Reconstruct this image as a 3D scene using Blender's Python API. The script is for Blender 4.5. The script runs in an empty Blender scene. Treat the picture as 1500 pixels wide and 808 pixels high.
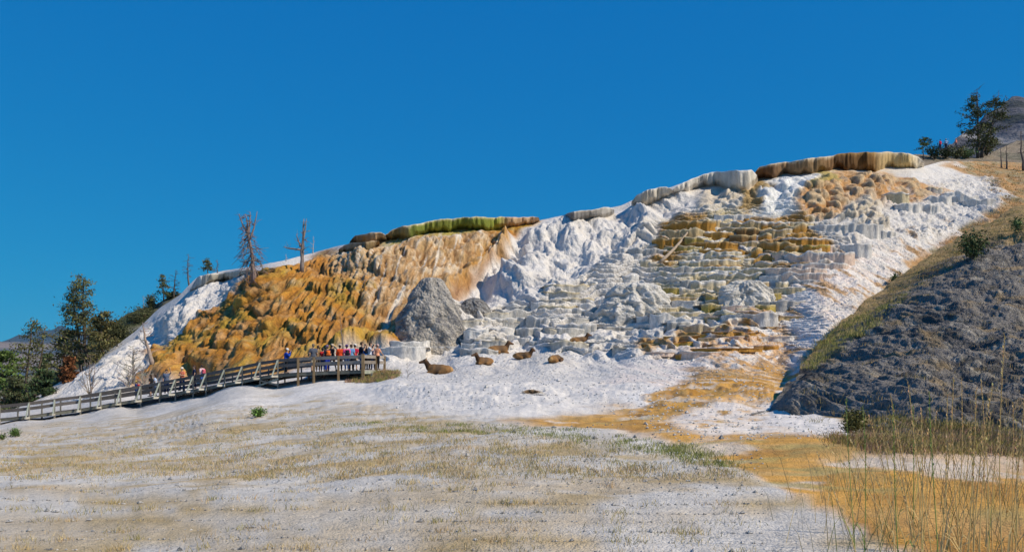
import bpy, bmesh, math, random, time
import numpy as np
from mathutils import Vector, Matrix
T0 = time.time()
S = bpy.context.scene
COL = S.collection

# ------------------------------------------------------------------ camera
F = 1299.0                     # focal length in pixels of the 1500-wide photograph
HZ = 540.0                     # row of the true horizon
cd = bpy.data.cameras.new('camera'); cam = bpy.data.objects.new('camera', cd); COL.objects.link(cam)
cam.location = (0, 0, 0); cam.rotation_euler = (math.radians(90), 0, 0)
cd.sensor_width = 36.0; cd.lens = 36.0 * F / 1500.0
cd.shift_y = (HZ - 404.0) / 1500.0
cd.clip_start = 0.1; cd.clip_end = 60000
S.camera = cam

# ------------------------------------------------------------------ light
SUN_AZ, SUN_EL = 112.0, 42.0      # azimuth clockwise from the view direction (+y)
w = bpy.data.worlds.new('World'); S.world = w; w.use_nodes = True
wn = w.node_tree.nodes; wl = w.node_tree.links; wn.clear()
sky = wn.new('ShaderNodeTexSky'); sky.sky_type = 'NISHITA'; sky.sun_disc = False
sky.sun_elevation = math.radians(SUN_EL); sky.sun_rotation = math.radians(SUN_AZ)
sky.altitude = 2000; sky.air_density = 1.0; sky.dust_density = 0.2; sky.ozone_density = 3.0
sep = wn.new('ShaderNodeSeparateColor'); cmb = wn.new('ShaderNodeCombineColor')   # deep polarised blue: one power curve per channel over the whole sky
wl.new(sky.outputs[0], sep.inputs[0])
for _i, (_g, _k) in enumerate(((1.0, .035), (.46, 1.09), (.20, 3.25))):
    _p = wn.new('ShaderNodeMath'); _p.operation = 'POWER'; _p.inputs[1].default_value = _g; _m = wn.new('ShaderNodeMath'); _m.operation = 'MULTIPLY'; _m.inputs[1].default_value = _k
    wl.new(sep.outputs[_i], _p.inputs[0]); wl.new(_p.outputs[0], _m.inputs[0]); wl.new(_m.outputs[0], cmb.inputs[_i])
bg = wn.new('ShaderNodeBackground'); bg.inputs['Strength'].default_value = 0.115
wo = wn.new('ShaderNodeOutputWorld')
wl.new(cmb.outputs[0], bg.inputs[0]); wl.new(bg.outputs[0], wo.inputs[0])
sd = bpy.data.lights.new('sun', 'SUN'); so = bpy.data.objects.new('sun', sd); COL.objects.link(so)
sd.energy = 4.7; sd.angle = math.radians(0.53); sd.color = (1.0, 0.89, 0.73)
_a, _e = math.radians(SUN_AZ), math.radians(SUN_EL)
tosun = Vector((math.sin(_a) * math.cos(_e), math.cos(_a) * math.cos(_e), math.sin(_e)))
so.rotation_euler = tosun.to_track_quat('Z', 'Y').to_euler()
S.view_settings.view_transform = 'Standard'; S.view_settings.look = 'None'
S.view_settings.exposure = 0.0; S.view_settings.gamma = 1.0; S.view_settings.use_curve_mapping = False

# ------------------------------------------------------------------ numpy noise
def _hash(ix, iy, seed):
    h = (ix.astype(np.int64) * 374761393 + iy.astype(np.int64) * 668265263 + seed * 974634777) & 0xffffffff
    h = ((h ^ (h >> 13)) * 1274126177) & 0xffffffff
    h = ((h ^ (h >> 16)) * 2246822519) & 0xffffffff
    return ((h ^ (h >> 15)) & 0xffffff).astype(np.float32) / float(0x1000000)
def perlin(x, y, seed=0):
    x = np.asarray(x, np.float32); y = np.asarray(y, np.float32)
    ix = np.floor(x); iy = np.floor(y); fx = x - ix; fy = y - iy
    ux = fx * fx * fx * (fx * (fx * 6 - 15) + 10); uy = fy * fy * fy * (fy * (fy * 6 - 15) + 10)
    def g(dx, dy):
        a = _hash(ix + dx, iy + dy, seed) * (2 * np.pi)
        return np.cos(a) * (fx - dx) + np.sin(a) * (fy - dy)
    n00, n10, n01, n11 = g(0, 0), g(1, 0), g(0, 1), g(1, 1)
    return ((n00 * (1 - ux) + n10 * ux) * (1 - uy) + (n01 * (1 - ux) + n11 * ux) * uy) * 1.5
def fbm(x, y, seed=0, octs=4, gain=0.5):
    r = 0; a = 1; t = 0
    for i in range(octs):
        r = r + a * perlin(x * 2.03 ** i, y * 2.03 ** i, seed + i * 17); t += a; a *= gain
    return r / t
def worley(x, y, seed=0, jit=0.9):
    """F1, F2, id, offset to the nearest cell centre (dx, dy)"""
    x = np.asarray(x, np.float32); y = np.asarray(y, np.float32)
    ix = np.floor(x); iy = np.floor(y)
    f1 = np.full(x.shape, 9., np.float32); f2 = f1.copy(); cid = np.zeros_like(f1); ox = np.zeros_like(f1); oy = np.zeros_like(f1)
    for dx in (-1, 0, 1):
        for dy in (-1, 0, 1):
            cx = ix + dx; cy = iy + dy
            qx = cx + 0.5 + (_hash(cx, cy, seed) - 0.5) * jit; qy = cy + 0.5 + (_hash(cx, cy, seed + 101) - 0.5) * jit
            ex = x - qx; ey = y - qy; d = np.sqrt(ex * ex + ey * ey)
            m = d < f1
            f2 = np.where(m, f1, np.minimum(f2, d)); f1 = np.where(m, d, f1)
            cid = np.where(m, _hash(cx, cy, seed + 202), cid); ox = np.where(m, ex, ox); oy = np.where(m, ey, oy)
    return f1, f2, cid, ox, oy
def sst(x, a, b):
    t = np.clip((x - a) / (b - a), 0, 1); return t * t * (3 - 2 * t)
def polymask(px, py, poly, feather=8.0):
    """soft mask of a polygon: 1 inside, falls to 0 over the feather"""
    inside = np.zeros(px.shape, bool); d2 = np.full(px.shape, 1e9, np.float32); n = len(poly)
    for i in range(n):
        x0, y0 = poly[i]; x1, y1 = poly[(i + 1) % n]
        c = ((y0 > py) != (y1 > py))
        with np.errstate(divide='ignore', invalid='ignore'):
            xi = (x1 - x0) * (py - y0) / ((y1 - y0) if y1 != y0 else 1e-9) + x0
        inside ^= c & (px < xi)
        ex, ey = x1 - x0, y1 - y0; L = ex * ex + ey * ey + 1e-9
        t = np.clip(((px - x0) * ex + (py - y0) * ey) / L, 0, 1)
        q = (px - x0 - t * ex) ** 2 + (py - y0 - t * ey) ** 2
        d2 = np.minimum(d2, q)
    d = np.sqrt(d2) * np.where(inside, 1, -1)
    return sst(d, -feather, feather)

# ------------------------------------------------------------------ objects
def put(o, parent=None, label=None, cat=None, group=None, kind=None):
    COL.objects.link(o)
    if parent is not None: o.parent = parent
    if label: o['label'] = label
    if cat: o['category'] = cat
    if group: o['group'] = group
    if kind: o['kind'] = kind
    return o
def empty(name, loc, rz=0, **k):
    o = bpy.data.objects.new(name, None); o.location = loc; o.rotation_euler = (0, 0, rz); o.empty_display_size = 0.3
    return put(o, **k)
def npmesh(name, V, Fc, mats, cols=None, smooth=True, mi=None):
    """V (n,3); Fc (m,k) with constant k or list of arrays"""
    me = bpy.data.meshes.new(name)
    V = np.asarray(V, np.float32).reshape(-1, 3)
    if not isinstance(Fc, list): Fc = [Fc]
    Fc = [np.asarray(f, np.int32) for f in Fc if len(f)]
    me.vertices.add(len(V)); me.vertices.foreach_set('co', V.ravel())
    tot = np.concatenate([np.full(len(f), f.shape[1], np.int32) for f in Fc])
    idx = np.concatenate([f.ravel() for f in Fc])
    me.loops.add(len(idx)); me.loops.foreach_set('vertex_index', idx)
    me.polygons.add(len(tot)); st = np.concatenate([[0], np.cumsum(tot)[:-1]]).astype(np.int32)
    me.polygons.foreach_set('loop_start', st); me.polygons.foreach_set('loop_total', tot)
    me.polygons.foreach_set('use_smooth', np.full(len(tot), smooth, bool))
    if mi is not None: me.polygons.foreach_set('material_index', np.asarray(mi, np.int32))
    for m in (mats if isinstance(mats, (list, tuple)) else [mats]): me.materials.append(m)
    me.update(calc_edges=True)
    if cols is not None:
        c = np.ones((len(V), 4), np.float32); c[:, :3] = np.asarray(cols).reshape(-1, 3)
        at = me.attributes.new('Col', 'FLOAT_COLOR', 'POINT'); at.data.foreach_set('color', c.ravel())
    return me
def meshobj(name, me, **k):
    return put(bpy.data.objects.new(name, me), **k)
def gridfaces(R, C, flip=False):
    i = np.arange(R * C).reshape(R, C)
    f = np.stack([i[:-1, :-1], i[:-1, 1:], i[1:, 1:], i[1:, :-1]], -1).reshape(-1, 4)
    return f[:, ::-1] if flip else f
class MB:
    """collects simple solids for one mesh"""
    def __init__(s): s.v = []; s.q = []; s.t = []; s.c = []; s.n = 0
    def add(s, V, q=None, t=None, c=None):
        V = np.asarray(V, np.float32).reshape(-1, 3)
        if q is not None and len(q): s.q.append(np.asarray(q) + s.n)
        if t is not None and len(t): s.t.append(np.asarray(t) + s.n)
        s.v.append(V); s.n += len(V)
        s.c.append(np.tile(np.asarray(c if c is not None else (1, 1, 1), np.float32), (len(V), 1)) if c is None or np.ndim(c) == 1 else np.asarray(c, np.float32))
    def beam(s, a, b, wx, wz, up=(0, 0, 1), c=None, tap=1.0):
        a = np.array(a, float); b = np.array(b, float); d = b - a; d /= np.linalg.norm(d) + 1e-9
        u = np.array(up, float); x = np.cross(d, u)
        if np.linalg.norm(x) < 1e-3: x = np.cross(d, (0, 1, 0))
        x /= np.linalg.norm(x); z = np.cross(x, d)
        V = []
        for p, k in ((a, 1), (b, tap)):
            for sx, sz in ((-1, -1), (1, -1), (1, 1), (-1, 1)): V.append(p + x * sx * wx / 2 * k + z * sz * wz / 2 * k)
        s.add(V, q=[(0, 1, 2, 3), (7, 6, 5, 4), (0, 4, 5, 1), (1, 5, 6, 2), (2, 6, 7, 3), (3, 7, 4, 0)], c=c)
    def tube(s, P, r, n=6, c=None):
        P = np.asarray(P, float); m = len(P); r = np.broadcast_to(np.asarray(r, float), (m,))
        T = np.gradient(P, axis=0); T /= np.linalg.norm(T, axis=1)[:, None] + 1e-9
        ref = np.array([0.31, 0.95, 0.1]) if abs(T[0][2]) > 0.5 else np.array([0.05, 0.1, 1.0])
        X = np.cross(T, ref); X /= np.linalg.norm(X, axis=1)[:, None] + 1e-9; Y = np.cross(T, X)
        a = np.arange(n) * 2 * np.pi / n
        V = P[:, None] + (np.cos(a)[None, :, None] * X[:, None] + np.sin(a)[None, :, None] * Y[:, None]) * r[:, None, None]
        i = np.arange(m * n).reshape(m, n); j = np.roll(i, -1, 1)
        q = np.stack([i[:-1], j[:-1], j[1:], i[1:]], -1).reshape(-1, 4)
        V = np.concatenate([V.reshape(-1, 3), P[:1], P[-1:]]); b0, b1 = m * n, m * n + 1
        t = [(b0, j[0][k], i[0][k]) for k in range(n)] + [(b1, i[-1][k], j[-1][k]) for k in range(n)]
        s.add(V, q=q, t=t, c=c)
    def ball(s, ctr, rad, nu=10, nv=7, c=None):
        u = np.arange(nu) * 2 * np.pi / nu; v = np.linspace(0.001, np.pi - 0.001, nv)
        rad = np.broadcast_to(np.asarray(rad, float), (3,))
        V = np.stack([np.sin(v)[:, None] * np.cos(u)[None], np.sin(v)[:, None] * np.sin(u)[None], np.cos(v)[:, None] + 0 * u[None]], -1) * rad + np.array(ctr)
        i = np.arange(nu * nv).reshape(nv, nu); j = np.roll(i, -1, 1)
        s.add(V, q=np.stack([i[:-1], i[1:], j[1:], j[:-1]], -1).reshape(-1, 4), c=c)
    def mesh(s, name, mat, smooth=False):
        fs = []
        if s.q: fs.append(np.concatenate(s.q))
        if s.t: fs.append(np.concatenate(s.t))
        return npmesh(name, np.concatenate(s.v), fs, mat, cols=np.concatenate(s.c), smooth=smooth)
    def build(s, name, mat, smooth=False, **k):
        return meshobj(name, s.mesh(name, mat, smooth), **k)

# ------------------------------------------------------------------ materials
def material(name, color=(1, 1, 1), rough=0.85, attr=False, nscale=None, namt=0.15, bumps=(), coord='Object', spec=0.3, stretch=(1, 1, 1), trans=0.0, bdist=None):
    m = bpy.data.materials.new(name); m.use_nodes = True; N = m.node_tree.nodes; L = m.node_tree.links
    b = N['Principled BSDF']; b.inputs['Roughness'].default_value = rough; b.inputs['Specular IOR Level'].default_value = spec
    tc = N.new('ShaderNodeTexCoord'); mp = N.new('ShaderNodeMapping'); mp.inputs['Scale'].default_value = stretch
    L.new(tc.outputs[coord], mp.inputs[0])
    if attr:
        a = N.new('ShaderNodeAttribute'); a.attribute_name = 'Col'; src = a.outputs['Color']
    else:
        a = N.new('ShaderNodeRGB'); a.outputs[0].default_value = (*color, 1); src = a.outputs[0]
    for (ns, na) in (nscale or ()):
        n = N.new('ShaderNodeTexNoise'); n.inputs['Scale'].default_value = ns; n.inputs['Detail'].default_value = 5; n.inputs['Roughness'].default_value = 0.65
        L.new(mp.outputs[0], n.inputs['Vector'])
        r = N.new('ShaderNodeMapRange'); r.inputs[1].default_value = 0.3; r.inputs[2].default_value = 0.7; r.inputs[3].default_value = 1 - na; r.inputs[4].default_value = 1 + na
        L.new(n.outputs['Fac'], r.inputs[0])
        x = N.new('ShaderNodeMix'); x.data_type = 'RGBA'; x.blend_type = 'MULTIPLY'; x.inputs[0].default_value = 1
        L.new(src, x.inputs[6]); L.new(r.outputs[0], x.inputs[7]); src = x.outputs[2]
    L.new(src, b.inputs['Base Color'])
    prev = None
    for (bs, dist, kind) in bumps:
        if kind == 'v':
            n = N.new('ShaderNodeTexVoronoi'); n.inputs['Scale'].default_value = bs; o = n.outputs['Distance']
        else:
            n = N.new('ShaderNodeTexNoise'); n.inputs['Scale'].default_value = bs; n.inputs['Detail'].default_value = 6; n.inputs['Roughness'].default_value = 0.7; o = n.outputs['Fac']
        L.new(mp.outputs[0], n.inputs['Vector'])
        u = N.new('ShaderNodeBump'); u.inputs['Strength'].default_value = 1; u.inputs['Distance'].default_value = dist
        if kind == 'v': u.invert = True
        L.new(o, u.inputs['Height'])
        if prev: L.new(prev, u.inputs['Normal'])
        prev = u.outputs[0]
    if prev: L.new(prev, b.inputs['Normal'])
    return m
M = {}
M['travertine'] = material('travertine', attr=True, rough=0.8, nscale=[(0.9, .10), (5, .14), (22, .12)], bumps=[(1.6, .22, 'n'), (5.5, .06, 'v'), (14, .03, 'n')], spec=0.2)
M['mat_crust'] = material('bacterial_mat_crust', attr=True, rough=0.7, nscale=[(1.0, .15), (4, .22), (14, .2)], bumps=[(1.2, .18, 'n'), (3.5, .10, 'n'), (9, .05, 'n')], spec=0.3, stretch=(1.5, 1.5, .45))
M['flat_crust'] = material('flat_crust', attr=True, rough=0.9, nscale=[(.9, .10), (4, .13), (17, .16), (60, .12)], bumps=[(1.3, .07, 'n'), (5, .035, 'n'), (16, .018, 'n'), (40, .008, 'v')], spec=0.15)
M['ledge'] = material('travertine_ledge', attr=True, rough=0.75, nscale=[(1.5, .12), (6, .12)], bumps=[(2.2, .12, 'n'), (8, .04, 'n')], spec=0.3, stretch=(1.6, 1.6, .7))
M['soil'] = material('grey_soil', attr=True, rough=0.95, nscale=[(0.8, .15), (4, .28), (18, .2)], bumps=[(1.1, .35, 'n'), (4.5, .16, 'n'), (9, .07, 'v')], spec=0.1)
M['rock'] = material('weathered_rock', attr=True, rough=0.9, nscale=[(1.2, .15), (5, .25), (16, .18)], bumps=[(1.5, .25, 'n'), (5, .14, 'v'), (14, .04, 'n')], spec=0.15)
M['far'] = material('far_slope', attr=True, rough=1, nscale=[(0.02, .2), (0.1, .2)], bumps=[(0.03, 6, 'n'), (0.12, 1.5, 'n')], spec=0.0)
M['wood'] = material('weathered_wood', attr=True, rough=0.85, nscale=[(3, .2), (25, .2)], bumps=[(20, .01, 'n')], stretch=(1, 1, 1), spec=0.2)
M['bark'] = material('bark', attr=True, rough=0.9, nscale=[(4, .25), (18, .2)], bumps=[(9, .04, 'n')], spec=0.1)
M['leaf'] = material('foliage', attr=True, rough=0.75, nscale=[(1.3, .25)], spec=0.2)
M['grass'] = material('grass_blades', attr=True, rough=0.8, spec=0.2)
M['cloth'] = material('cloth', attr=True, rough=0.9, nscale=[(14, .1)], spec=0.15, bumps=[(18, .01, 'n')])
M['skin'] = material('skin', attr=True, rough=0.6, spec=0.3)
M['fur'] = material('fur', attr=True, rough=0.9, nscale=[(7, .15), (40, .15)], bumps=[(30, .012, 'n')], spec=0.1)

# ------------------------------------------------------------------ terrain
def W(px, py, D):
    return np.array([(px - 750) / F * D, D, (HZ - py) / F * D])
def qw(py):
    py = np.asarray(py, float)
    return np.where(py > 560, 560 + 60 * np.log1p(np.maximum(py - 560, 0) / 60), py)
class TPS:
    def __init__(s, pts, lam=0.0):
        p = np.array([(a, b) for a, b, c in pts], float); p[:, 1] = qw(p[:, 1]); s.p = p / 100.0
        v = np.log(np.array([c for a, b, c in pts], float)); n = len(v)
        K = s.k(s.p, s.p) + lam * np.eye(n); A = np.zeros((n + 3, n + 3)); A[:n, :n] = K
        Q = np.c_[np.ones(n), s.p]; A[:n, n:] = Q; A[n:, :n] = Q.T
        s.w = np.linalg.solve(A, np.r_[v, 0, 0, 0])
    def k(s, a, b):
        d2 = ((a[:, None] - b[None]) ** 2).sum(-1); return 0.5 * d2 * np.log(d2 + 1e-12)
    def __call__(s, px, py):
        px = np.asarray(px, float); sh = px.shape
        a = np.c_[px.ravel(), qw(py).ravel()] / 100.0; out = np.empty(len(a)); n = len(s.p)
        for i in range(0, len(a), 20000):
            q = a[i:i + 20000]; out[i:i + 20000] = s.k(q, s.p) @ s.w[:n] + s.w[n] + q @ s.w[n + 1:]
        return np.exp(out).reshape(sh)
def upsample(A, u, v, U, Vv):
    """bilinear resample grid A(u,v) at U x Vv, all increasing"""
    iu = np.clip(np.searchsorted(u, U) - 1, 0, len(u) - 2); fu = ((U - u[iu]) / (u[iu + 1] - u[iu]))[:, None]
    iv = np.clip(np.searchsorted(v, Vv) - 1, 0, len(v) - 2); fv = ((Vv - v[iv]) / (v[iv + 1] - v[iv]))[None]
    a = A[iu][:, iv]; b = A[iu + 1][:, iv]; c = A[iu][:, iv + 1]; d = A[iu + 1][:, iv + 1]
    return (a * (1 - fu) + b * fu) * (1 - fv) + (c * (1 - fu) + d * fu) * fv
def mixc(c, col, m):
    return c + (np.asarray(col, np.float32) - c) * m[..., None]
def grad_normals(P):
    du = np.gradient(P, axis=1); dv = np.gradient(P, axis=0)
    n = np.cross(du, dv); n /= np.linalg.norm(n, axis=-1, keepdims=True) + 1e-9
    return n

SKY = [(-900, 640), (-300, 618), (-60, 606), (0, 602), (30, 592), (60, 577), (100, 551), (150, 521), (200, 484), (232, 452), (262, 434), (290, 405), (330, 396), (380, 389), (420, 381),
       (470, 367), (500, 359), (540, 349), (565, 345), (600, 334), (640, 327), (700, 323), (760, 321), (785, 319), (820, 317), (870, 307), (910, 301), (930, 289), (960, 279),
       (1000, 268), (1040, 259), (1100, 256), (1150, 246), (1200, 240), (1250, 236), (1330, 236), (1352, 238), (1380, 236), (1430, 236), (1500, 238), (1600, 240), (1900, 250), (2600, 280)]
DP = [  # px, py, distance: read off the photograph (people about 1.7 m, elk about 1.1 m)
    (0, 622, 64), (60, 615, 64.5), (120, 607, 65), (200, 597, 65), (260, 588, 63.5), (300, 582, 62), (400, 569, 59), (532, 558, 56.5), (-60, 628, 64), (-300, 640, 62), (-900, 649, 60),
    (640, 547, 58), (640, 570, 43), (850, 560, 44), (1000, 560, 42), (1150, 570, 40),
    (706, 534, 61), (768, 526, 64), (733, 518, 66), (850, 504, 68), (1000, 530, 55), (1100, 530, 54), (1000, 500, 65), (1180, 540, 50),
    (250, 555, 74), (400, 538, 68), (500, 520, 67), (330, 500, 80), (450, 450, 80), (560, 500, 70), (560, 430, 80), (240, 530, 82), (300, 530, 77), (275, 495, 85), (350, 530, 73), (270, 480, 89), (640, 400, 86), (600, 340, 95), (700, 335, 97), (520, 365, 93), (400, 400, 90), (300, 458, 92),
    (720, 400, 90), (225, 505, 94), (290, 408, 112), (330, 397, 112), (200, 486, 106), (150, 523, 100), (60, 580, 92), (0, 603, 88), (-300, 619, 80), (120, 575, 82), (460, 370, 103), (180, 570, 74),
    (600, 500, 70), (700, 500, 69), (700, 450, 78), (800, 500, 69), (800, 440, 78), (800, 360, 92), (785, 320, 104), (900, 500, 69), (900, 430, 79), (900, 360, 91), (910, 303, 106), (1000, 440, 76), (1000, 360, 88), (1000, 300, 99), (1000, 270, 107),
    (1100, 500, 62), (1100, 440, 74), (1100, 370, 86), (1100, 310, 95), (1100, 258, 106), (1200, 480, 63), (1200, 430, 71), (1200, 370, 83), (1200, 310, 94), (1200, 242, 107), (1300, 400, 78), (1300, 340, 90), (1300, 290, 100), (1300, 250, 109), (1340, 240, 113),
    (1400, 330, 94), (1400, 280, 107), (1430, 238, 128), (1500, 300, 98), (1500, 240, 132), (1800, 300, 100), (1800, 250, 130), (2400, 320, 95), (1300, 470, 64), (1500, 450, 66), (1500, 550, 40), (1500, 590, 29), (1300, 550, 41), (1800, 550, 42), (2400, 500, 60)]
def plain(px, py):
    """distance of the gently tilted foreground along a sight line"""
    u = (px - 750) / F; g_ = (np.sqrt(u * u + .02) - u) / 2; g_ = .62 * np.tanh(g_ / .62)
    return 1.65 / np.maximum((py - HZ) / F + .034 - .11 * g_, .012)
DP += [(750, 605, 27), (1000, 605, 25), (1150, 600, 26), (1300, 600, 25), (-900, 650, 50), (750, 655, 17.5), (300, 640, 28), (1300, 650, 15.5), (0, 670, 27), (-300, 690, 30), (1900, 650, 13), (2400, 650, 12), (1500, 640, 15.5)]
tps = TPS(DP, lam=0.002)
def dist_field(px, py):
    a = np.log(tps(px, py)); b = np.log(plain(px, py)); base = np.interp(px, [-900, 0, 200, 300, 400, 532, 700, 1500], [640, 622, 598, 583, 572, 564, 580, 600])
    return np.exp(a + (b - a) * sst(py - base, 6, 62))
def curve(pts):
    p = np.array(pts, float); return lambda x: np.interp(x, p[:, 0], p[:, 1])
def smooth1(f, x, k=6):
    return (f(x - k) + f(x - k / 2) + f(x) + f(x + k / 2) + f(x + k)) / 5
skyf = curve(SKY)
basef = curve([(-900, 655), (0, 640), (600, 566), (1500, 566), (2600, 566)])

for _a, _b, _d in ((560, 790, 5), (1104, 1354, 6), (1030, 1106, 3), (510, 566, 4), (925, 985, 3), (822, 900, 2)):
    SKY = [(x_, y_ + (_d if _a < x_ < _b else 0)) for x_, y_ in SKY]
skyf = curve(SKY)
cols = np.concatenate([np.linspace(-900, -40, 30)[:-1], np.arange(-40, 1541, 1.65), np.linspace(1540, 2500, 36)[1:]])
C = len(cols); skc = smooth1(skyf, cols, 5); bsc = basef(cols)
t_low = np.linspace(0, 1, 34)[:-1]; t_mid = np.linspace(0, 1, 100)[:-1]; NH = 520; t_hi = np.linspace(0, 1, NH)
PY = np.concatenate([1500 + (720 - 1500) * (t_low ** 0.6)[:, None] + 0 * cols[None],
                     720 + (bsc[None] - 720) * t_mid[:, None],
                     bsc[None] + (skc - bsc)[None] * t_hi[:, None]]).astype(np.float64)
R = len(PY); PX = np.broadcast_to(cols[None], PY.shape).astype(np.float64)
# coarse evaluation then bilinear: distance field over (px, py)
gu = np.linspace(1500, 200, 2) ; gpy = np.concatenate([np.arange(200, 700, 5.0), np.arange(700, 1520, 20.0)]); gpx = np.concatenate([np.arange(-900, -40, 40.0), np.arange(-40, 1560, 8.0), np.arange(1560, 2541, 40.0)])
GX, GY = np.meshgrid(gpx, gpy); GD = np.log(dist_field(GX, GY))
def bil(px, py):
    iu = np.clip(np.searchsorted(gpx, px) - 1, 0, len(gpx) - 2); fu = (px - gpx[iu]) / (gpx[iu + 1] - gpx[iu])
    iv = np.clip(np.searchsorted(gpy, py) - 1, 0, len(gpy) - 2); fv = (py - gpy[iv]) / (gpy[iv + 1] - gpy[iv])
    return np.exp((GD[iv, iu] * (1 - fu) + GD[iv, iu + 1] * fu) * (1 - fv) + (GD[iv + 1, iu] * (1 - fu) + GD[iv + 1, iu + 1] * fu) * fv)
D = bil(PX, PY)
D = np.maximum.accumulate(D, axis=0)          # never folds back towards the viewer
D += np.linspace(0, 0.3, R)[:, None]
X = (PX - 750) / F * D; Y = D.copy(); Z = (HZ - PY) / F * D
P0 = np.stack([X, Y, Z], -1)
def blurrows(A, k):
    c = np.cumsum(np.pad(A, ((k + 1, k), (0, 0)), mode='edge'), axis=0); return (c[2 * k + 1:] - c[:-2 * k - 1]) / (2 * k + 1)
def blurcols(A, k): return blurrows(A.T, k).T
NR = grad_normals(P0)
NR = np.stack([blurcols(blurrows(NR[..., i], 10), 12) for i in range(3)], -1); NR /= np.linalg.norm(NR, axis=-1, keepdims=True)
if NR[R // 2, C // 2, 1] > 0: NR = -NR
print('base', round(time.time() - T0, 1))
wx_ = fbm(X * .25, Z * .35 + Y * .05, 5, 3); wy_ = fbm(X * .25 + 30, Z * .35 + Y * .05, 9, 3)
qx = PX + wx_ * 22; qy = PY + wy_ * 16
HB = np.interp(cols, [-900, 0, 43, 118, 200, 258, 303, 356, 408, 532, 600, 1500, 2600], [640, 612, 607, 597, 584, 573, 565, 556, 548, 545, 566, 566, 566])
hill = sst(HB[None] - PY, -4, 14)            # 0 on the flats, 1 on the slopes
P_MOUND = [(196, 566), (232, 518), (300, 470), (352, 434), (380, 408), (420, 394), (500, 364), (560, 345), (640, 322), (790, 316), (750, 350), (742, 376), (703, 410), (655, 440), (600, 500), (566, 514), (400, 545), (300, 562)]
P_WHITE = [(640, 480), (700, 414), (748, 350), (800, 318), (930, 286), (1040, 256), (1060, 262), (1030, 292), (960, 325), (940, 360), (880, 385), (800, 428), (720, 455), (670, 478)]
P_UR = [(1025, 275), (1110, 255), (1250, 244), (1300, 262), (1296, 300), (1288, 338), (1230, 330), (1170, 300), (1090, 300), (1030, 310)]
P_FR = [(1240, 330), (1330, 262), (1470, 262), (1475, 300), (1400, 340), (1330, 360)]
P_LEFT = [(20, 600), (130, 525), (200, 475), (290, 395), (400, 380), (480, 355), (420, 392), (352, 434), (232, 518), (180, 575), (100, 600)]
P_TERR = [(560, 530), (600, 500), (660, 470), (740, 452), (800, 425), (880, 385), (940, 340), (1010, 312), (1100, 296), (1200, 306), (1290, 335), (1250, 372), (1180, 405), (1150, 440), (1120, 480), (1080, 520), (940, 526), (850, 516), (700, 512)]
P_RIFF = [(960, 560), (1120, 480), (1150, 430), (1250, 360), (1330, 345), (1400, 330), (1330, 400), (1220, 480), (1180, 560), (1120, 590), (900, 600)]
pm = lambda poly, f=8: polymask(qx, qy, poly, f)
m_mound = pm(P_MOUND, 7); m_white = pm(P_WHITE, 10); m_ur = pm(P_UR, 8); m_fr = pm(P_FR, 10); m_left = pm(P_LEFT, 8); m_terr = pm(P_TERR, 9); m_riff = pm(P_RIFF, 10)
print('masks', round(time.time() - T0, 1))
# ---- rounded, draped lobes
A = X + fbm(X * .5, Z * .5, 21, 2) * .7; B = Z * 1.0 + Y * .12 + fbm(X * .5 + 9, Z * .5, 23, 2) * .5
def lobes(s, seed, sy=1.0, j=.95):
    f1, f2, cid, ox, oy = worley(A / s, B / (s * sy), seed, j)
    dome = np.clip(1 - (f1 / .88) ** 2, 0, 1) ** .75; edge = sst(f2 - f1, -.02, .22)
    return dome * (.62 + .38 * edge) * (.78 - .5 * oy) * (.45 + .8 * cid), cid, edge
L1, id1, e1 = lobes(3.0, 1, .8); L2, id2, e2 = lobes(1.15, 2, 1.35); L3, id3, e3 = lobes(.45, 3, 1.5)
kf = .75 - .65 * sst(X, -22, -10); fu = X - kf * B; fv = B + .4 * X; fw = .5 * fbm(fu * .5, fv * .4, 35, 3)
def ab(x, y, sd): return np.sqrt(perlin(x, y, sd) ** 2 + .002)
ribs = 1.1 * ab(fu * .42 + fw, fv * .30, 36) + .75 * ab(fu * .9 + fw, fv * .50, 37) + .42 * ab(fu * 2.0 + fw, fv * .8, 38) + .20 * ab(fu * 4.5 + fw, fv * 1.5, 39)
rib2 = .7 * ab(fu * .5 + fw, B * .45, 46) + .55 * ab(fu * 1.1 + fw, B * .9, 47) + .33 * ab(fu * 2.4, B * 2.0, 48) + .16 * ab(fu * 5, B * 4.2, 49)
taper = sst(PY - skc[None], 3, 32); wave = fbm(X * .13 + B * .09, B * .14 - X * .05, 45, 3)
flute = perlin(X * 3.2 + .6 * B, B * .55, 30) * .8 + perlin(X * 5.5 + fbm(X, Z, 33, 2) + .7 * B, B * .8, 31) * .6 + perlin(X * 12 + B, B * 1.4, 32) * .3
rough = fbm(X * 1.6, B * 1.6, 41, 4)
bul = m_mound * (.75 * L1 + .30 * L2 + 1.5 * np.tanh(ribs * .75) * .62 + .10 * flute + .6 * wave) + m_white * (.45 * L1 + .34 * L2 + .14 * L3 + .50 * rib2 + 3.0 * wave) \
    + m_ur * (.45 * L1 + 1.0 * L2 + .18 * L3 + .08 * flute) + m_fr * (.15 * L1 + .40 * L2 + .26 * L3) + m_left * (.4 * L1 + .35 * L2 + .12 * L3 + .45 * rib2 + 1.4 * wave) + m_terr * (.25 * rib2) + m_riff * (.22 * rib2 + .10 * L3)
bul = (bul + hill * (.10 * rough + .5 * fbm(X * .3, B * .3, 43, 3))) * (.05 + .95 * taper) * sst(HB[None] - PY, -2, 34) * (1 - .7 * polymask(PX, PY, [(1005, 262), (1055, 256), (1064, 300), (1008, 306)], 10))
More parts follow.
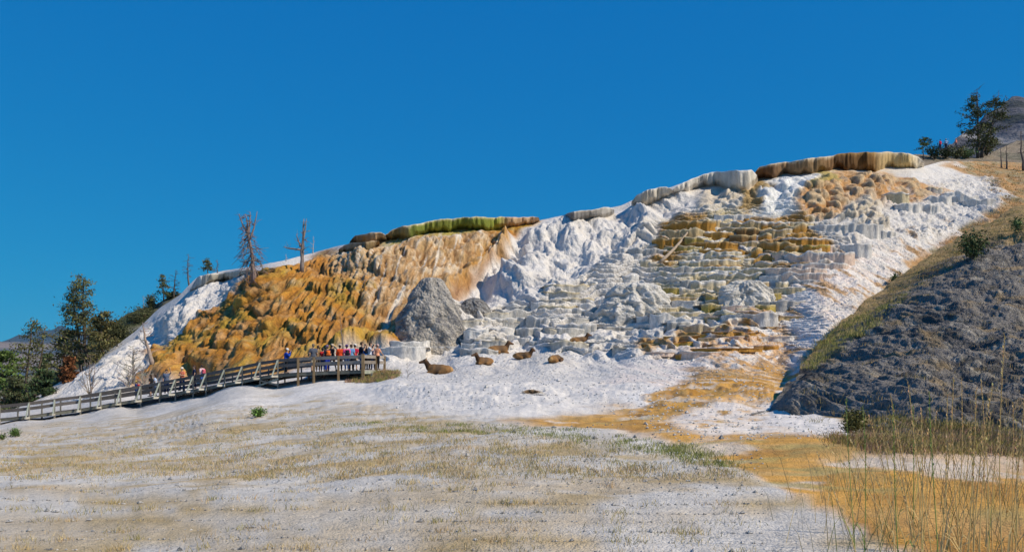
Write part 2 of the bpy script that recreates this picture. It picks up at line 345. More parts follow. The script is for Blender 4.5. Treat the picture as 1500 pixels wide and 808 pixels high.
# gully between the orange mound and the white slope
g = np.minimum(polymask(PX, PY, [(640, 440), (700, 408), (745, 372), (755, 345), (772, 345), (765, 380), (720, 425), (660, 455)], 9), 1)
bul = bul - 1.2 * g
nearf = np.clip(Y / 25, .12, 1)
flat = (1 - hill)
fg = fbm(X * .12, Y * .12, 51, 3) * .22 + fbm(X * .7, Y * .7, 53, 4) * .10 + fbm(X * 3, Y * 3, 57, 3) * .03
P = P0 + NR * bul[..., None]
crag = (ab(X * .5, Y * .22, 53) * .7 + ab(X * .9, Y * .5, 54) * .5 + ab(X * 2.1, Y * 1.1, 55) * .3 + ab(X * 4.5, Y * 2.2, 56) * .16) * polymask(PX, PY, [(540, 575), (600, 540), (700, 512), (950, 500), (1150, 520), (1160, 600), (960, 596), (850, 592), (700, 600)], 12)
P[..., 2] += fg * flat * nearf * sst(Y, 2, 9) * (1 - .65 * sst(Y, 40, 58) * sst(-X, 5, 15)) + (.26 * crag + .10 * fbm(X * .45, Y * .45, 58, 3) * sst(Y, 7, 14) * (1 - sst(Y, 40, 55))) * flat
# ---- stepped terraces
dyz = np.gradient(Y, axis=0) / (np.gradient(Z, axis=0) + 1e-6)
dyz = np.clip(blurcols(blurrows(np.clip(dyz, 0, 8), 12), 12), .5, 5.0)
def terrace(P, m, step, seed, scal, big):
    z = P0[..., 2]
    f1, f2, cid, ox, oy = worley(A / scal, Y / scal * .55, seed)
    h = z / step + .95 * f1 + big * fbm(X * .11, Y * .09, seed + 3, 3) + .55 * perlin(X * .45, Y * .2, seed + 5) + .12 * perlin(X * 2.2, Y * .7, seed + 6) + .8 * np.sin(z * .9 + seed)* .3
    f = h - np.floor(h)
    a = sst(f, 0, .42) * .93 + .07 * f                 # rises quickly, then the flat tread
    b = np.where(f < .45, -.13 * np.sin(np.clip(f / .45, 0, 1) * np.pi * .95) * 1.0, 0) + np.clip((f - .42) / .58, 0, 1)
    k = m * step
    P[..., 2] += (a - f) * k
    dh = (b - f) * k * np.minimum(dyz, 3.4)
    P[..., 1] += dh; P[..., 0] += dh * X / Y
    return f, np.floor(h), a
fA, iA, aA = terrace(P, m_terr * hill, .62, 61, 2.2, 1.6)
fB, iB, aB = terrace(P, np.clip(m_riff * .55 + m_fr * .5 + m_terr * .35, 0, 1) * hill, .24, 71, 1.5, 1.5)
print('relief', round(time.time() - T0, 1))
# ---- colours: mineral and bacterial stain, browner creases, some shade painted in
n1 = fbm(X * .18, B * .35, 81, 4); n2 = fbm(X * .8, B * .9, 83, 4); n3 = fbm(X * 3.2, B * 3, 85, 3); st = perlin(fu * 2.6, fv * .35, 87) * .7 + perlin(fu * 7, fv * .8, 88) * .6
nf = fbm(X * .25, Y * .16, 91, 4); nf2 = fbm(X * 1.4, Y * 1.1, 93, 3)
WHT = (.69, .65, .60); c = np.ones(PX.shape + (3,), np.float32) * np.array(WHT, np.float32)
c = mixc(c, (.52, .52, .53), sst(n2 + n1 * .5, .02, .55) * .5 * hill)
c = mixc(c, (.62, .55, .45), sst(-n1, .05, .5) * .35 * hill)
# terraces: grey and cream faces, white rims
riser = (1 - sst(np.abs(fA - .2), .1, .24))
c = mixc(c, (.50, .47, .43), m_terr * riser * sst(n1 + .15 * n2, -.25, .2) * .55)
def zone(poly, feather, col, amount=1.0, warp=1.0):
    global c
    m = polymask(PX + (qx - PX) * warp, PY + (qy - PY) * warp, poly, feather) * amount
    c = mixc(c, col, np.clip(m, 0, 1)); return m
# cream yellow stained middle terraces
mz = polymask(qx, qy, [(960, 330), (1040, 312), (1180, 318), (1220, 370), (1160, 440), (1100, 470), (1000, 480), (950, 470), (960, 400)], 14)
c = mixc(c, (.56, .45, .24), np.clip(mz * (riser * .8 + .10) * sst(n1 + .5 * n2, -.35, .15), 0, 1))
mo = np.clip(polymask(qx, qy, [(960, 345), (985, 322), (1035, 322), (1020, 365), (985, 392), (955, 395)], 6) + polymask(qx, qy, [(1075, 330), (1100, 318), (1170, 322), (1210, 352), (1225, 372), (1180, 385), (1150, 408), (1110, 390), (1090, 365)], 6), 0, 1)
c = mixc(c, (.42, .21, .03), mo * np.clip(.45 + riser * .5, 0, 1) * .9)
c = mixc(c, (.20, .11, .03), mo * sst(n2, .0, .5) * .5)
# upper right: orange, tan and cream lobes with one white stream
m = m_ur; c = mixc(c, (.60, .50, .36), m * .85)
mo2 = polymask(qx, qy, [(1160, 300), (1185, 258), (1240, 250), (1330, 262), (1390, 288), (1330, 300), (1240, 300), (1215, 330), (1165, 318)], 8)
c = mixc(c, (.50, .22, .03), mo2 * sst(n2 + .4 * n1, -.6, .1) * .85); c = mixc(c, (.62, .47, .28), mo2 * sst(L2 + .5 * n2, .35, .7) * .75); c = mixc(c, (.20, .09, .02), mo2 * sst(n3 * .5 - n2, .1, .5) * .7)
c = mixc(c, (.40, .33, .08), polymask(qx, qy, [(1185, 272), (1200, 250), (1225, 250), (1215, 270), (1195, 290)], 5) * .7)
c = mixc(c, (.36, .22, .05), polymask(qx, qy, [(1085, 312), (1090, 290), (1120, 262), (1130, 270), (1115, 300), (1100, 315)], 4) * .85)
c = mixc(c, (.80, .79, .75), polymask(qx, qy, [(1105, 318), (1135, 262), (1160, 250), (1200, 244), (1195, 262), (1180, 285), (1160, 318)], 7) * .95)
# orange mound
mm = m_mound
tan = (.52, .34, .17); ora = (.47, .20, .02); yel = (.43, .27, .03); brn = (.19, .08, .015); crm = (.68, .56, .40)
upper = sst(PX * .55 - PY + 60 + n1 * 60, -60, 60)     # paler towards the right and top
cm = np.ones_like(c) * np.array(ora, np.float32)
cm = mixc(cm, yel, sst(n1 + .5 * n2, -.05, .35))
cm = mixc(cm, tan, np.clip(sst(n2 - n1 * .5 + st * .25, -.1, .4) * .45 + polymask(qx, qy, [(480, 370), (560, 345), (700, 340), (740, 370), (690, 410), (640, 450), (590, 490), (540, 470), (560, 420), (500, 420)], 18) * .75, 0, 1))
cm = mixc(cm, (.62, .36, .15), sst(fbm(X * .4 + 7, B * .4, 95, 3), .1, .4) * .5)
cm = mixc(cm, crm, np.clip(sst(st + n2 * .4, .12, .5) * .55 * polymask(qx, qy, [(470, 380), (560, 340), (730, 345), (700, 400), (600, 480), (540, 440)], 20) + sst(n2 + st * .4, .35, .7) * .4, 0, 1))
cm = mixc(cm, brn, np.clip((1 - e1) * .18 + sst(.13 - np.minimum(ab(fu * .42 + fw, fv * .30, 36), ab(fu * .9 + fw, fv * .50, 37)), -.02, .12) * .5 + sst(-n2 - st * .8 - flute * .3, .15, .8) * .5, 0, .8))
cm = mixc(cm, (.47, .235, .045), polymask(qx, qy, [(640, 440), (700, 405), (742, 376), (752, 345), (735, 345), (700, 380), (660, 415)], 6) * .8)
cm = mixc(cm, (.40, .36, .09), polymask(qx, qy, [(560, 352), (640, 334), (700, 334), (740, 332), (700, 345), (620, 350), (570, 366)], 6) * .75)
rb = np.tanh(ribs * .75); crest = sst(rb, .42, .72); urm = polymask(qx, qy, [(470, 372), (560, 345), (740, 338), (742, 370), (700, 405), (640, 440), (600, 490), (545, 500), (540, 440), (500, 400)], 22)
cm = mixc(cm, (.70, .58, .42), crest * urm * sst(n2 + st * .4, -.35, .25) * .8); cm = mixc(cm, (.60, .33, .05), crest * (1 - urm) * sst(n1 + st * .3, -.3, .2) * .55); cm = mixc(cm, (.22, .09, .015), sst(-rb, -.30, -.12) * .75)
cm = mixc(cm, (.74, .68, .58), urm * sst(perlin(fu * 1.7, fv * .16, 131) + .5 * perlin(fu * 4, fv * .3, 132), .32, .6) * .75)
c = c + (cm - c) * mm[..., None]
c = mixc(c, (.30, .13, .035), g * (PX < 772) * sst(560 - PY, 0, 5) * polymask(PX, PY, P_MOUND, 5))  # shade of the gully painted in as dark brown
# right white sheets, pink tinge
c = mixc(c, (.80, .68, .61), polymask(qx, qy, [(900, 545), (1000, 520), (1120, 480), (1180, 400), (1280, 360), (1330, 370), (1230, 460), (1150, 560), (1000, 580), (880, 575)], 18) * sst(n2 + nf2 * .5 + .1, -.35, .35) * .7)
uu = X + .55 * B; band = fbm(uu * .5, B * .22, 111, 4) + .5 * perlin(uu * 1.8, B * .5, 113)
c = mixc(c, (.50, .29, .12), np.clip(m_riff * sst(band, .12, .42) * .85, 0, 1))
c = mixc(c, (.30, .17, .06), np.clip(m_riff * sst(band + .4 * n3, .38, .7) * .8, 0, 1))
c = mixc(c, (.80, .76, .71), np.clip(m_riff * sst(-band, .12, .4) * .8, 0, 1))
och = (.52, .27, .06)
mr = polymask(qx, qy, [(940, 515), (1010, 498), (1100, 470), (1160, 478), (1175, 520), (1150, 550), (1080, 575), (1000, 600), (960, 600), (1000, 560), (1060, 540), (1000, 520), (950, 522)], 8)
c = mixc(c, och, mr * sst(n3 * .5 + n2 + .15 * np.sin(iB * 2.3) , -.25, .2) * .75)
c = mixc(c, (.42, .22, .04), polymask(qx, qy, [(935, 512), (990, 498), (1060, 486), (1110, 462), (1140, 462), (1120, 485), (1080, 500), (1010, 505), (950, 518)], 4) * sst(n2, -.4, .1) * .85)
# far right: dry grassy soil
mb = polymask(qx, qy, [(1430, 225), (1380, 240), (1440, 262), (1482, 290), (1400, 345), (1345, 380), (1290, 425), (1232, 470), (1190, 520), (1165, 560), (1300, 700), (2700, 600), (2700, 220)], 7)
cb = mixc(np.ones_like(c) * np.array((.46, .26, .105), np.float32), (.30, .24, .12), sst(n2 + n1, -.2, .4))
cb = mixc(cb, (.60, .47, .34), sst(n3 + n2 * .5, .15, .5) * .5)
c = c + (cb - c) * mb[..., None]
# foreground: pale crust, dusty beige, ochre flats
ff = (1 - hill)
beige = (.53, .44, .32)
fgm = polymask(PX, PY + nf * 30, [(-2000, 628), (0, 626), (250, 604), (420, 592), (560, 594), (700, 618), (900, 642), (1080, 672), (1180, 730), (1330, 808), (1600, 1000), (1700, 1700), (-2000, 1700)], 14) * ff
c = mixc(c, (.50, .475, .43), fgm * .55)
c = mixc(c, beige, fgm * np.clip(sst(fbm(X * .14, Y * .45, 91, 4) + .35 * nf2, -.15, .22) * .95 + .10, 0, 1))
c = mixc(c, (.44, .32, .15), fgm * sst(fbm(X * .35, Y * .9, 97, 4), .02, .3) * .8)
c = mixc(c, (.42, .40, .37), polymask(qx, qy, [(0, 596), (250, 575), (380, 560), (420, 575), (250, 600), (0, 640)], 10) * ff * .5)  # boardwalk's shadow painted on the ground as a grey strip
mo = polymask(PX + nf * 40, PY + nf * 14, [(735, 618), (850, 600), (940, 590), (985, 568), (1040, 545), (1100, 530), (1170, 545), (1150, 590), (1110, 608), (1180, 640), (1300, 655), (1600, 690), (2700, 760), (2700, 1700), (2100, 1700), (1600, 1000), (1330, 808), (1180, 730), (1060, 672), (960, 640), (860, 628)], 6)
co = mixc(np.ones_like(c) * np.array((.62, .32, .055), np.float32), (.42, .20, .03), sst(nf2 + nf, -.1, .5))
co = mixc(co, (.62, .40, .17), sst(fbm(X * .3, Y * 1.2, 99, 3), 0, .4) * .6)
co = mixc(co, (.22, .115, .03), sst(fbm(X * .9, Y * 1.3, 101, 5), .05, .35) * .85 * sst(610 - PY, -60, 20))
sk = fbm(X * .55 + Y * .12, Y * .55, 121, 5)
co = mixc(co, (.70, .62, .52), sst(sk, .10, .30) * .75); co = mixc(co, (.34, .22, .06), sst(-sk, .12, .35) * .6); co = mixc(co, (.34, .30, .10), sst(fbm(X * .4, Y * .9, 123, 4), .16, .38) * .6 * sst(PY, 590, 620))
c = c + (co - c) * (mo * (sst(PY, 520, 560) * .95))[..., None]
mw = polymask(PX + nf2 * 14, PY + nf * 10, [(975, 612), (1060, 590), (1150, 592), (1200, 606), (1260, 632), (1240, 641), (1150, 640), (1040, 640), (990, 628)], 6)
c = mixc(c, (.78, .72, .66), mw * sst(nf2 + n3 * .3, -.5, .0) * .85)
c = mixc(c, (.66, .56, .46), polymask(PX, PY + nf * 8, [(1250, 668), (1400, 662), (1500, 672), (1500, 690), (1300, 684)], 5) * .6)
c = c * (1 + .10 * n3[..., None]); c = np.clip(c, .01, .85)
# ---- far side of the crest, so that the hill is a solid body
nb = 14; bk = np.linspace(0, 1, nb + 1)[1:]
top = P[-1]; ext = []
for s_ in bk:
    q = top.copy(); d = 55 * s_ ** 1.4; k = (top[:, 1] + d) / top[:, 1]
    q[:, 1] += d; q[:, 0] *= k; q[:, 2] += -d * .16 - 9 * s_ ** 2 - (top[:, 2] * .5) * s_ ** 2; ext.append(q)
PF = np.concatenate([P, np.array(ext)]); cF = np.concatenate([c, np.broadcast_to(c[-1:], (nb, C, 3))])
mi_ = np.zeros((PF.shape[0] - 1, C - 1), np.int32); mi_[:R - 1] = ((m_mound + m_ur * polymask(qx, qy, [(1025, 270), (1360, 240), (1300, 345), (1040, 330)], 3))[:-1, :-1] > .5)
mi_[:R - 1][flat[:-1, :-1] > .5] = 2
me = npmesh('terrace_hill', PF.reshape(-1, 3), gridfaces(PF.shape[0], C), [M['travertine'], M['mat_crust'], M['flat_crust']], cF.reshape(-1, 3), mi=mi_.ravel())
hill_o = meshobj('terrace_hill', me, kind='structure', label='white and orange travertine hillside with stepped terraces')
print('hill', PF.shape, round(time.time() - T0, 1))
QPY = HZ - P[..., 2] / P[..., 1] * F
def ground(px, py):
    """point of the built hillside nearest to the given sight line"""
    j = int(np.argmin(np.abs(cols - px))); i = int(np.argmin(np.abs(QPY[:, j] - py)));
    return Vector(P[i, j])
def ground_xy(x, y):
    j = int(np.clip(np.searchsorted(cols, x / max(y, .1) * F + 750), 0, C - 1)); i = int(np.argmin(np.abs(P[:, j, 1] - y)))
    return float(P[i, j, 2])
def ground_many(x, y):
    j = np.clip(np.searchsorted(cols, x / y * F + 750), 0, C - 1); z = np.empty(len(x)); 
    Yc = np.maximum.accumulate(P[..., 1], axis=0)
    o = np.argsort(j)
    for k in o:
        i = min(int(np.searchsorted(Yc[:, j[k]], y[k])), R - 1); z[k] = P[i, j[k], 2]
    return z

# ------------------------------------------------------------------ other sheets of land
def sheet(name, sky_pts, low_pts, dpts, nu, nv, mat, colf, relief, label, back=(60, .35), px0=None, px1=None, nback=10, jag=0):
    px = np.linspace(px0, px1, nu); s = curve(sky_pts)(px); l = curve(low_pts)(px)
    s = s + jag * fbm(px / 30., px * 0, 3, 4)
    t = np.linspace(0, 1, nv)[:, None]; PYs = l + (s - l) * t; PXs = np.broadcast_to(px[None], PYs.shape)
    f = TPS(dpts, lam=.001); Ds = np.maximum.accumulate(f(PXs, PYs), axis=0)
    Q = np.stack([(PXs - 750) / F * Ds, Ds, (HZ - PYs) / F * Ds], -1); n = grad_normals(Q)
    if n[nv // 2, nu // 2, 1] > 0: n = -n
    fade = (sst(t, 0, .05) + 0 * PXs) * (sst(px - px0, 0, 45)[None] if name == 'grey_hillside' else 1)
    Q2 = Q + n * (relief(Q[..., 0], Q[..., 1], Q[..., 2], PXs, PYs) * fade)[..., None]
    cc = colf(Q[..., 0], Q[..., 1], Q[..., 2], PXs, PYs)
    e = []
    for k in np.linspace(0, 1, nback + 1)[1:]:
        q = Q2[-1].copy(); d = back[0] * k ** 1.3; r = (q[:, 1] + d) / q[:, 1]; q[:, 1] += d; q[:, 0] *= r; q[:, 2] -= d * back[1] * (.3 + .7 * k); e.append(q)
    A_ = np.concatenate([Q2, np.array(e)]); cc = np.concatenate([cc, np.broadcast_to(cc[-1:], (nback, nu, 3))])
    o = meshobj(name, npmesh(name, A_.reshape(-1, 3), gridfaces(*A_.shape[:2]), mat, np.clip(cc, .01, .85).reshape(-1, 3)), kind='structure', label=label)
    Q2py = HZ - Q2[..., 2] / Q2[..., 1] * F
    def look(qx_, qy_):
        j = int(np.argmin(np.abs(px - qx_))); i = int(np.argmin(np.abs(Q2py[:, j] - qy_))); return Vector(Q2[i, j])
    return o, look, Q2

# the dark grey hillside at the right
def rel_g(x, y, z, px, py):
    f1, f2, i, ox, oy = worley(x * .42 + .3 * z, z * .7 + y * .2, 7)
    rill = perlin(x * .9 - z * .6, z * .18 + y * .06, 9)
    u = z - .42 * x + .25 * fbm(x * .3, z * .5, 8, 3); rd = np.abs(perlin(u * .55, x * .09 + y * .03, 14)) * 1.1 + np.abs(perlin(u * 1.3, x * .22, 10)) * .5
    crestf = np.interp(px, [1100, 1128, 1170, 1232, 1290, 1345, 1400, 1450, 1500, 1560, 2200], [605, 602, 548, 474, 428, 388, 352, 326, 300, 280, 200]); k = .35 + .65 * sst(py - crestf, 8, 60)
    return k * (.8 * fbm(x * .2, z * .3 + y * .12, 5, 3) + .26 * fbm(x * .8, z * 1.1 + y * .3, 4, 5) + .08 * np.sqrt(np.clip(1 - f1 ** 2, 0, 1)) + .55 * rd + .15 * rill + .20 * fbm(x * 3.2, z * 3.4 + y * .8, 6, 4))
def col_g(x, y, z, px, py):
    n = fbm(x * .35, z * .5 + y * .2, 11, 4); m = fbm(x * 1.7, z * 2 + y * .5, 12, 4)
    c_ = np.ones(px.shape + (3,), np.float32) * np.array((.25, .23, .208), np.float32)
    c_ = mixc(c_, (.105, .10, .095), sst(n, -.1, .4)); c_ = mixc(c_, (.50, .45, .37), sst(m + n * .4, .1, .5) * .75)  # lit and shaded contrast of the bank painted as pale and dark tones
    c_ = mixc(c_, (.36, .25, .12), sst(fbm(x * .6 + 5, z + y * .3, 13, 4), .12, .4) * .6)
    u = py + n * 22
    top = sst(np.interp(px, [1140, 1200, 1250, 1300, 1360, 1430, 1500, 1700], [560, 520, 480, 445, 408, 372, 352, 330]) - u, -9, 9)
    cg = mixc(np.ones_like(c_) * np.array((.50, .34, .16), np.float32), (.33, .25, .10), sst(m, -.1, .3))
    return c_ + (cg - c_) * top[..., None]
_, grey_at, _ = sheet('grey_hillside', [(1100, 605), (1128, 602), (1150, 580), (1170, 548), (1195, 512), (1232, 474), (1290, 428), (1345, 388), (1400, 352), (1450, 326), (1500, 300), (1560, 280), (1700, 250), (2200, 200)],
    [(1100, 607), (1128, 606), (1150, 609), (1200, 622), (1250, 640), (1300, 655), (1400, 665), (1500, 672), (1700, 690), (2200, 720)],
    [(1100, 606, 25), (1128, 602, 27), (1150, 606, 25.5), (1200, 620, 22), (1250, 640, 18.5), (1300, 655, 16), (1400, 665, 15), (1500, 672, 14), (1700, 690, 12.5), (2200, 720, 12),
     (1170, 550, 39), (1200, 580, 29), (1232, 474, 54), (1290, 560, 29), (1290, 500, 42), (1290, 430, 63), (1400, 560, 27), (1400, 450, 46), (1400, 354, 74), (1500, 600, 21.5), (1500, 500, 36), (1500, 400, 54), (1500, 302, 78), (1700, 500, 36), (1700, 255, 80), (2200, 500, 34), (2200, 220, 80)],
    620, 460, M['soil'], col_g, rel_g, 'dark grey eroded hillside with dry grass along its top', back=(12, .5), px0=1100, px1=2000, nback=6, jag=5)

# brown slope behind the right crest, then the bare mountain
def rel_f(a, k):
    return lambda x, y, z, px, py: a * fbm(x * k, z * k * 1.6 + y * k * .2, 15, 5)
def col_slope(x, y, z, px, py):
    n = fbm(x * .1, z * .3, 16, 4); c_ = np.ones(px.shape + (3,), np.float32) * np.array((.30, .245, .18), np.float32)
    c_ = mixc(c_, (.16, .15, .10), sst(n, -.1, .3) * .8); return mixc(c_, (.45, .38, .30), sst(fbm(x * .5, z * 1.2, 17, 3), .1, .4) * .5)
_, slope_at, _ = sheet('brown_slope', [(1325, 232), (1360, 226), (1400, 229), (1432, 232), (1450, 224), (1475, 213), (1500, 204), (1560, 185), (1700, 160), (2200, 140)],
    [(1325, 245), (2200, 262)], [(1325, 245, 135), (1500, 250, 140), (2200, 262, 130), (1340, 232, 150), (1430, 232, 160), (1500, 205, 205), (1700, 160, 230), (2200, 140, 240)],
    220, 60, M['soil'], col_slope, rel_f(.9, .12), 'brown grassy slope below the mountain', px0=1325, px1=2200, back=(60, .4), jag=2)
def col_mt(x, y, z, px, py):
    n = fbm(x * .012, z * .02, 18, 5); s_ = perlin(x * .05, z * .008, 19)
    c_ = np.ones(px.shape + (3,), np.float32) * np.array((.12, .12, .135), np.float32)
    c_ = mixc(c_, (.36, .34, .33), sst(n + s_ * .5, .02, .35) * .8); return mixc(c_, (.05, .06, .05), sst(fbm(x * .02 + 9, z * .03, 20, 4), .05, .3) * .8)
sheet('bare_mountain', [(1375, 226), (1392, 208), (1412, 189), (1432, 179), (1452, 169), (1466, 163), (1480, 157), (1492, 152), (1510, 151), (1560, 158), (1700, 150), (2200, 200)],
    [(1375, 250), (2200, 270)], [(1375, 250, 560), (1500, 250, 560), (2200, 270, 560), (1375, 230, 640), (1500, 152, 800), (1700, 150, 850), (2200, 200, 800)],
    260, 120, M['far'], col_mt, rel_f(16, .012), 'bare grey mountain shoulder in the distance', px0=1375, px1=2200, back=(500, .5), jag=3)
# dark bushy slope behind the left edge of the white terraces
def col_bs(x, y, z, px, py):
    n = fbm(x * .3, z * .6, 22, 4); c_ = np.ones(px.shape + (3,), np.float32) * np.array((.20, .19, .13), np.float32)
    c_ = mixc(c_, (.07, .085, .04), sst(n, -.25, .15)); return mixc(c_, (.45, .42, .37), sst(fbm(x * .6, z, 24, 3), .15, .4) * .6)
_, back_at, _ = sheet('wooded_slope', [(-900, 600), (-60, 590), (0, 578), (60, 556), (100, 528), (130, 500), (155, 478), (185, 462), (215, 448), (235, 440), (262, 430), (285, 425)],
    [(-900, 640), (0, 622), (285, 520)], [(-900, 640, 92), (0, 622, 92), (285, 520, 112), (0, 578, 118), (130, 500, 124), (285, 425, 128), (-900, 600, 110)],
    240, 90, M['soil'], col_bs, rel_f(1.2, .2), 'dark shrubby slope behind the white terraces', px0=-900, px1=285, back=(60, .5), jag=5)
# valley floor to the horizon and the far range
gm = material('valley_ground', (.16, .15, .09), rough=1, nscale=[(0.004, .3), (0.03, .3)], spec=0)
b_ = MB(); V = [(-14000, -3000, -28), (14000, -3000, -28), (14000, 11000, -28), (-14000, 11000, -28)]
b_.add(V, q=[(0, 1, 2, 3)]); b_.build('valley_ground', gm, kind='structure', label='valley floor reaching the horizon')
def col_far(x, y, z, px, py):
    n = fbm(x * .002, z * .006, 25, 4); c_ = np.ones(px.shape + (3,), np.float32) * np.array((.06, .09, .12), np.float32)  # blue of the distance haze painted into the slopes as well
    c_ = mixc(c_, (.03, .06, .08), sst(n, -.1, .3)); return mixc(c_, (.34, .27, .24), sst(py, 502, 511) * sst(n, -.3, .1) * .7)
sheet('far_mountains', [(-900, 500), (-500, 478), (-200, 492), (-60, 505), (0, 500), (30, 492), (60, 484), (90, 478), (130, 486), (200, 500), (400, 515), (900, 528), (1500, 520), (2400, 500)],
    [(-900, 552), (2400, 552)], [(-900, 552, 4200), (750, 552, 4200), (2400, 552, 4200), (-900, 490, 7500), (0, 500, 7500), (750, 525, 7500), (2400, 500, 7500)],
    500, 60, M['far'], col_far, rel_f(120, .0012), 'hazy blue mountain range across the valley', px0=-900, px1=2400, back=(2000, .1), jag=4)
print('sheets', round(time.time() - T0, 1))

# ------------------------------------------------------------------ terrace ledges: flat basins with upright fluted fronts
rng = random.Random(4); NP = np.random.RandomState(7)
def ledge_mesh(seed, wid, hei, dep, face, rim, drip=.5):
    n = int(np.clip(wid / .12, 14, 46)); u = np.linspace(-1, 1, n)
    r_ = np.random.RandomState(seed)
    x = u * wid / 2
    plan = dep * (1 - np.abs(u) ** (2.0 + r_.rand() * 3)) + .10 * wid * .3 * fbm(x * 1.6 + seed, x * 0 + seed, seed, 3)
    scal = .09 * np.abs(np.sin(x * (2.2 + r_.rand() * 2) + r_.rand() * 6 + 1.5 * perlin(x * .7, x * 0, seed))) ** .6
    plan = plan + scal * 1.3 + .12 * perlin(x * 1.4, x * 0 + 5, seed + 8) + .05 * perlin(x * 3, x * 0 + 3, seed + 1)
    fl = .05 * perlin(x * 6, x * 0, seed + 2) + .03 * perlin(x * 16, x * 0, seed + 3)
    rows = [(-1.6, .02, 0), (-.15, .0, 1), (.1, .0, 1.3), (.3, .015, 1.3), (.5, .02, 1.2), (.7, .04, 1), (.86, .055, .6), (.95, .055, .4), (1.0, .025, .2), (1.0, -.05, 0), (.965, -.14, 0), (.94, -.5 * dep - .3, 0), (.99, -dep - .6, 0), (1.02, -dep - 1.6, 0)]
    V = []; Cc = []
    wob = .34 * hei * perlin(x * 1.1, x * 0 + 9, seed + 4)
    for k, (h, o, ff_) in enumerate(rows):
        s_ = 1
        yy = -(np.maximum(plan, 0) + o + fl * ff_ * 1.2) if o > -.3 else np.full(n, -(o)) - 0
        V.append(np.stack([x * s_, yy, h * hei + (wob if h > .6 else 0) + 0 * x], -1))
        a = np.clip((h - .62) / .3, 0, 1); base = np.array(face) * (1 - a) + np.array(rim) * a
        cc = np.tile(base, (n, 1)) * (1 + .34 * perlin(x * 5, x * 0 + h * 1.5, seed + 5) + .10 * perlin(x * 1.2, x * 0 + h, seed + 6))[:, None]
        Cc.append(cc)
    V = np.array(V); Cc = np.clip(np.array(Cc), .01, .85)
    return npmesh('terrace_ledge', V.reshape(-1, 3), gridfaces(len(rows), n), M['ledge'], Cc.reshape(-1, 3))
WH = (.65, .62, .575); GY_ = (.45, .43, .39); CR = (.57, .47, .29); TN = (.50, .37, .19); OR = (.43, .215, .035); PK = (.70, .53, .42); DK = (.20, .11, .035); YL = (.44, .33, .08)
nled = 0
def ledge(px, pyt, wpx, hpx, face, rim=WH, dep=None, dfix=0.0):
    """front rim centred at px, pyt"""
    global nled
    p = ground(px, pyt + hpx * .5); Dm = p.y; s = Dm / F
    wid = wpx * s; hei = hpx * s; dep = dep if dep else min(.16 * wid + .12, .8)
    me_ = ledge_mesh(100 + nled, wid, hei, dep, face, rim)
    o = meshobj('terrace_ledge', me_, parent=hill_o)
    d = p.y + .25 - dfix
    o.location = ((px - 750) / F * d, d, (HZ - (pyt + hpx)) / F * d)
    o.rotation_euler = (0, rng.uniform(-.035, .035), rng.uniform(-.3, .3) - math.atan2(o.location.x, o.location.y) * .6); nled += 1
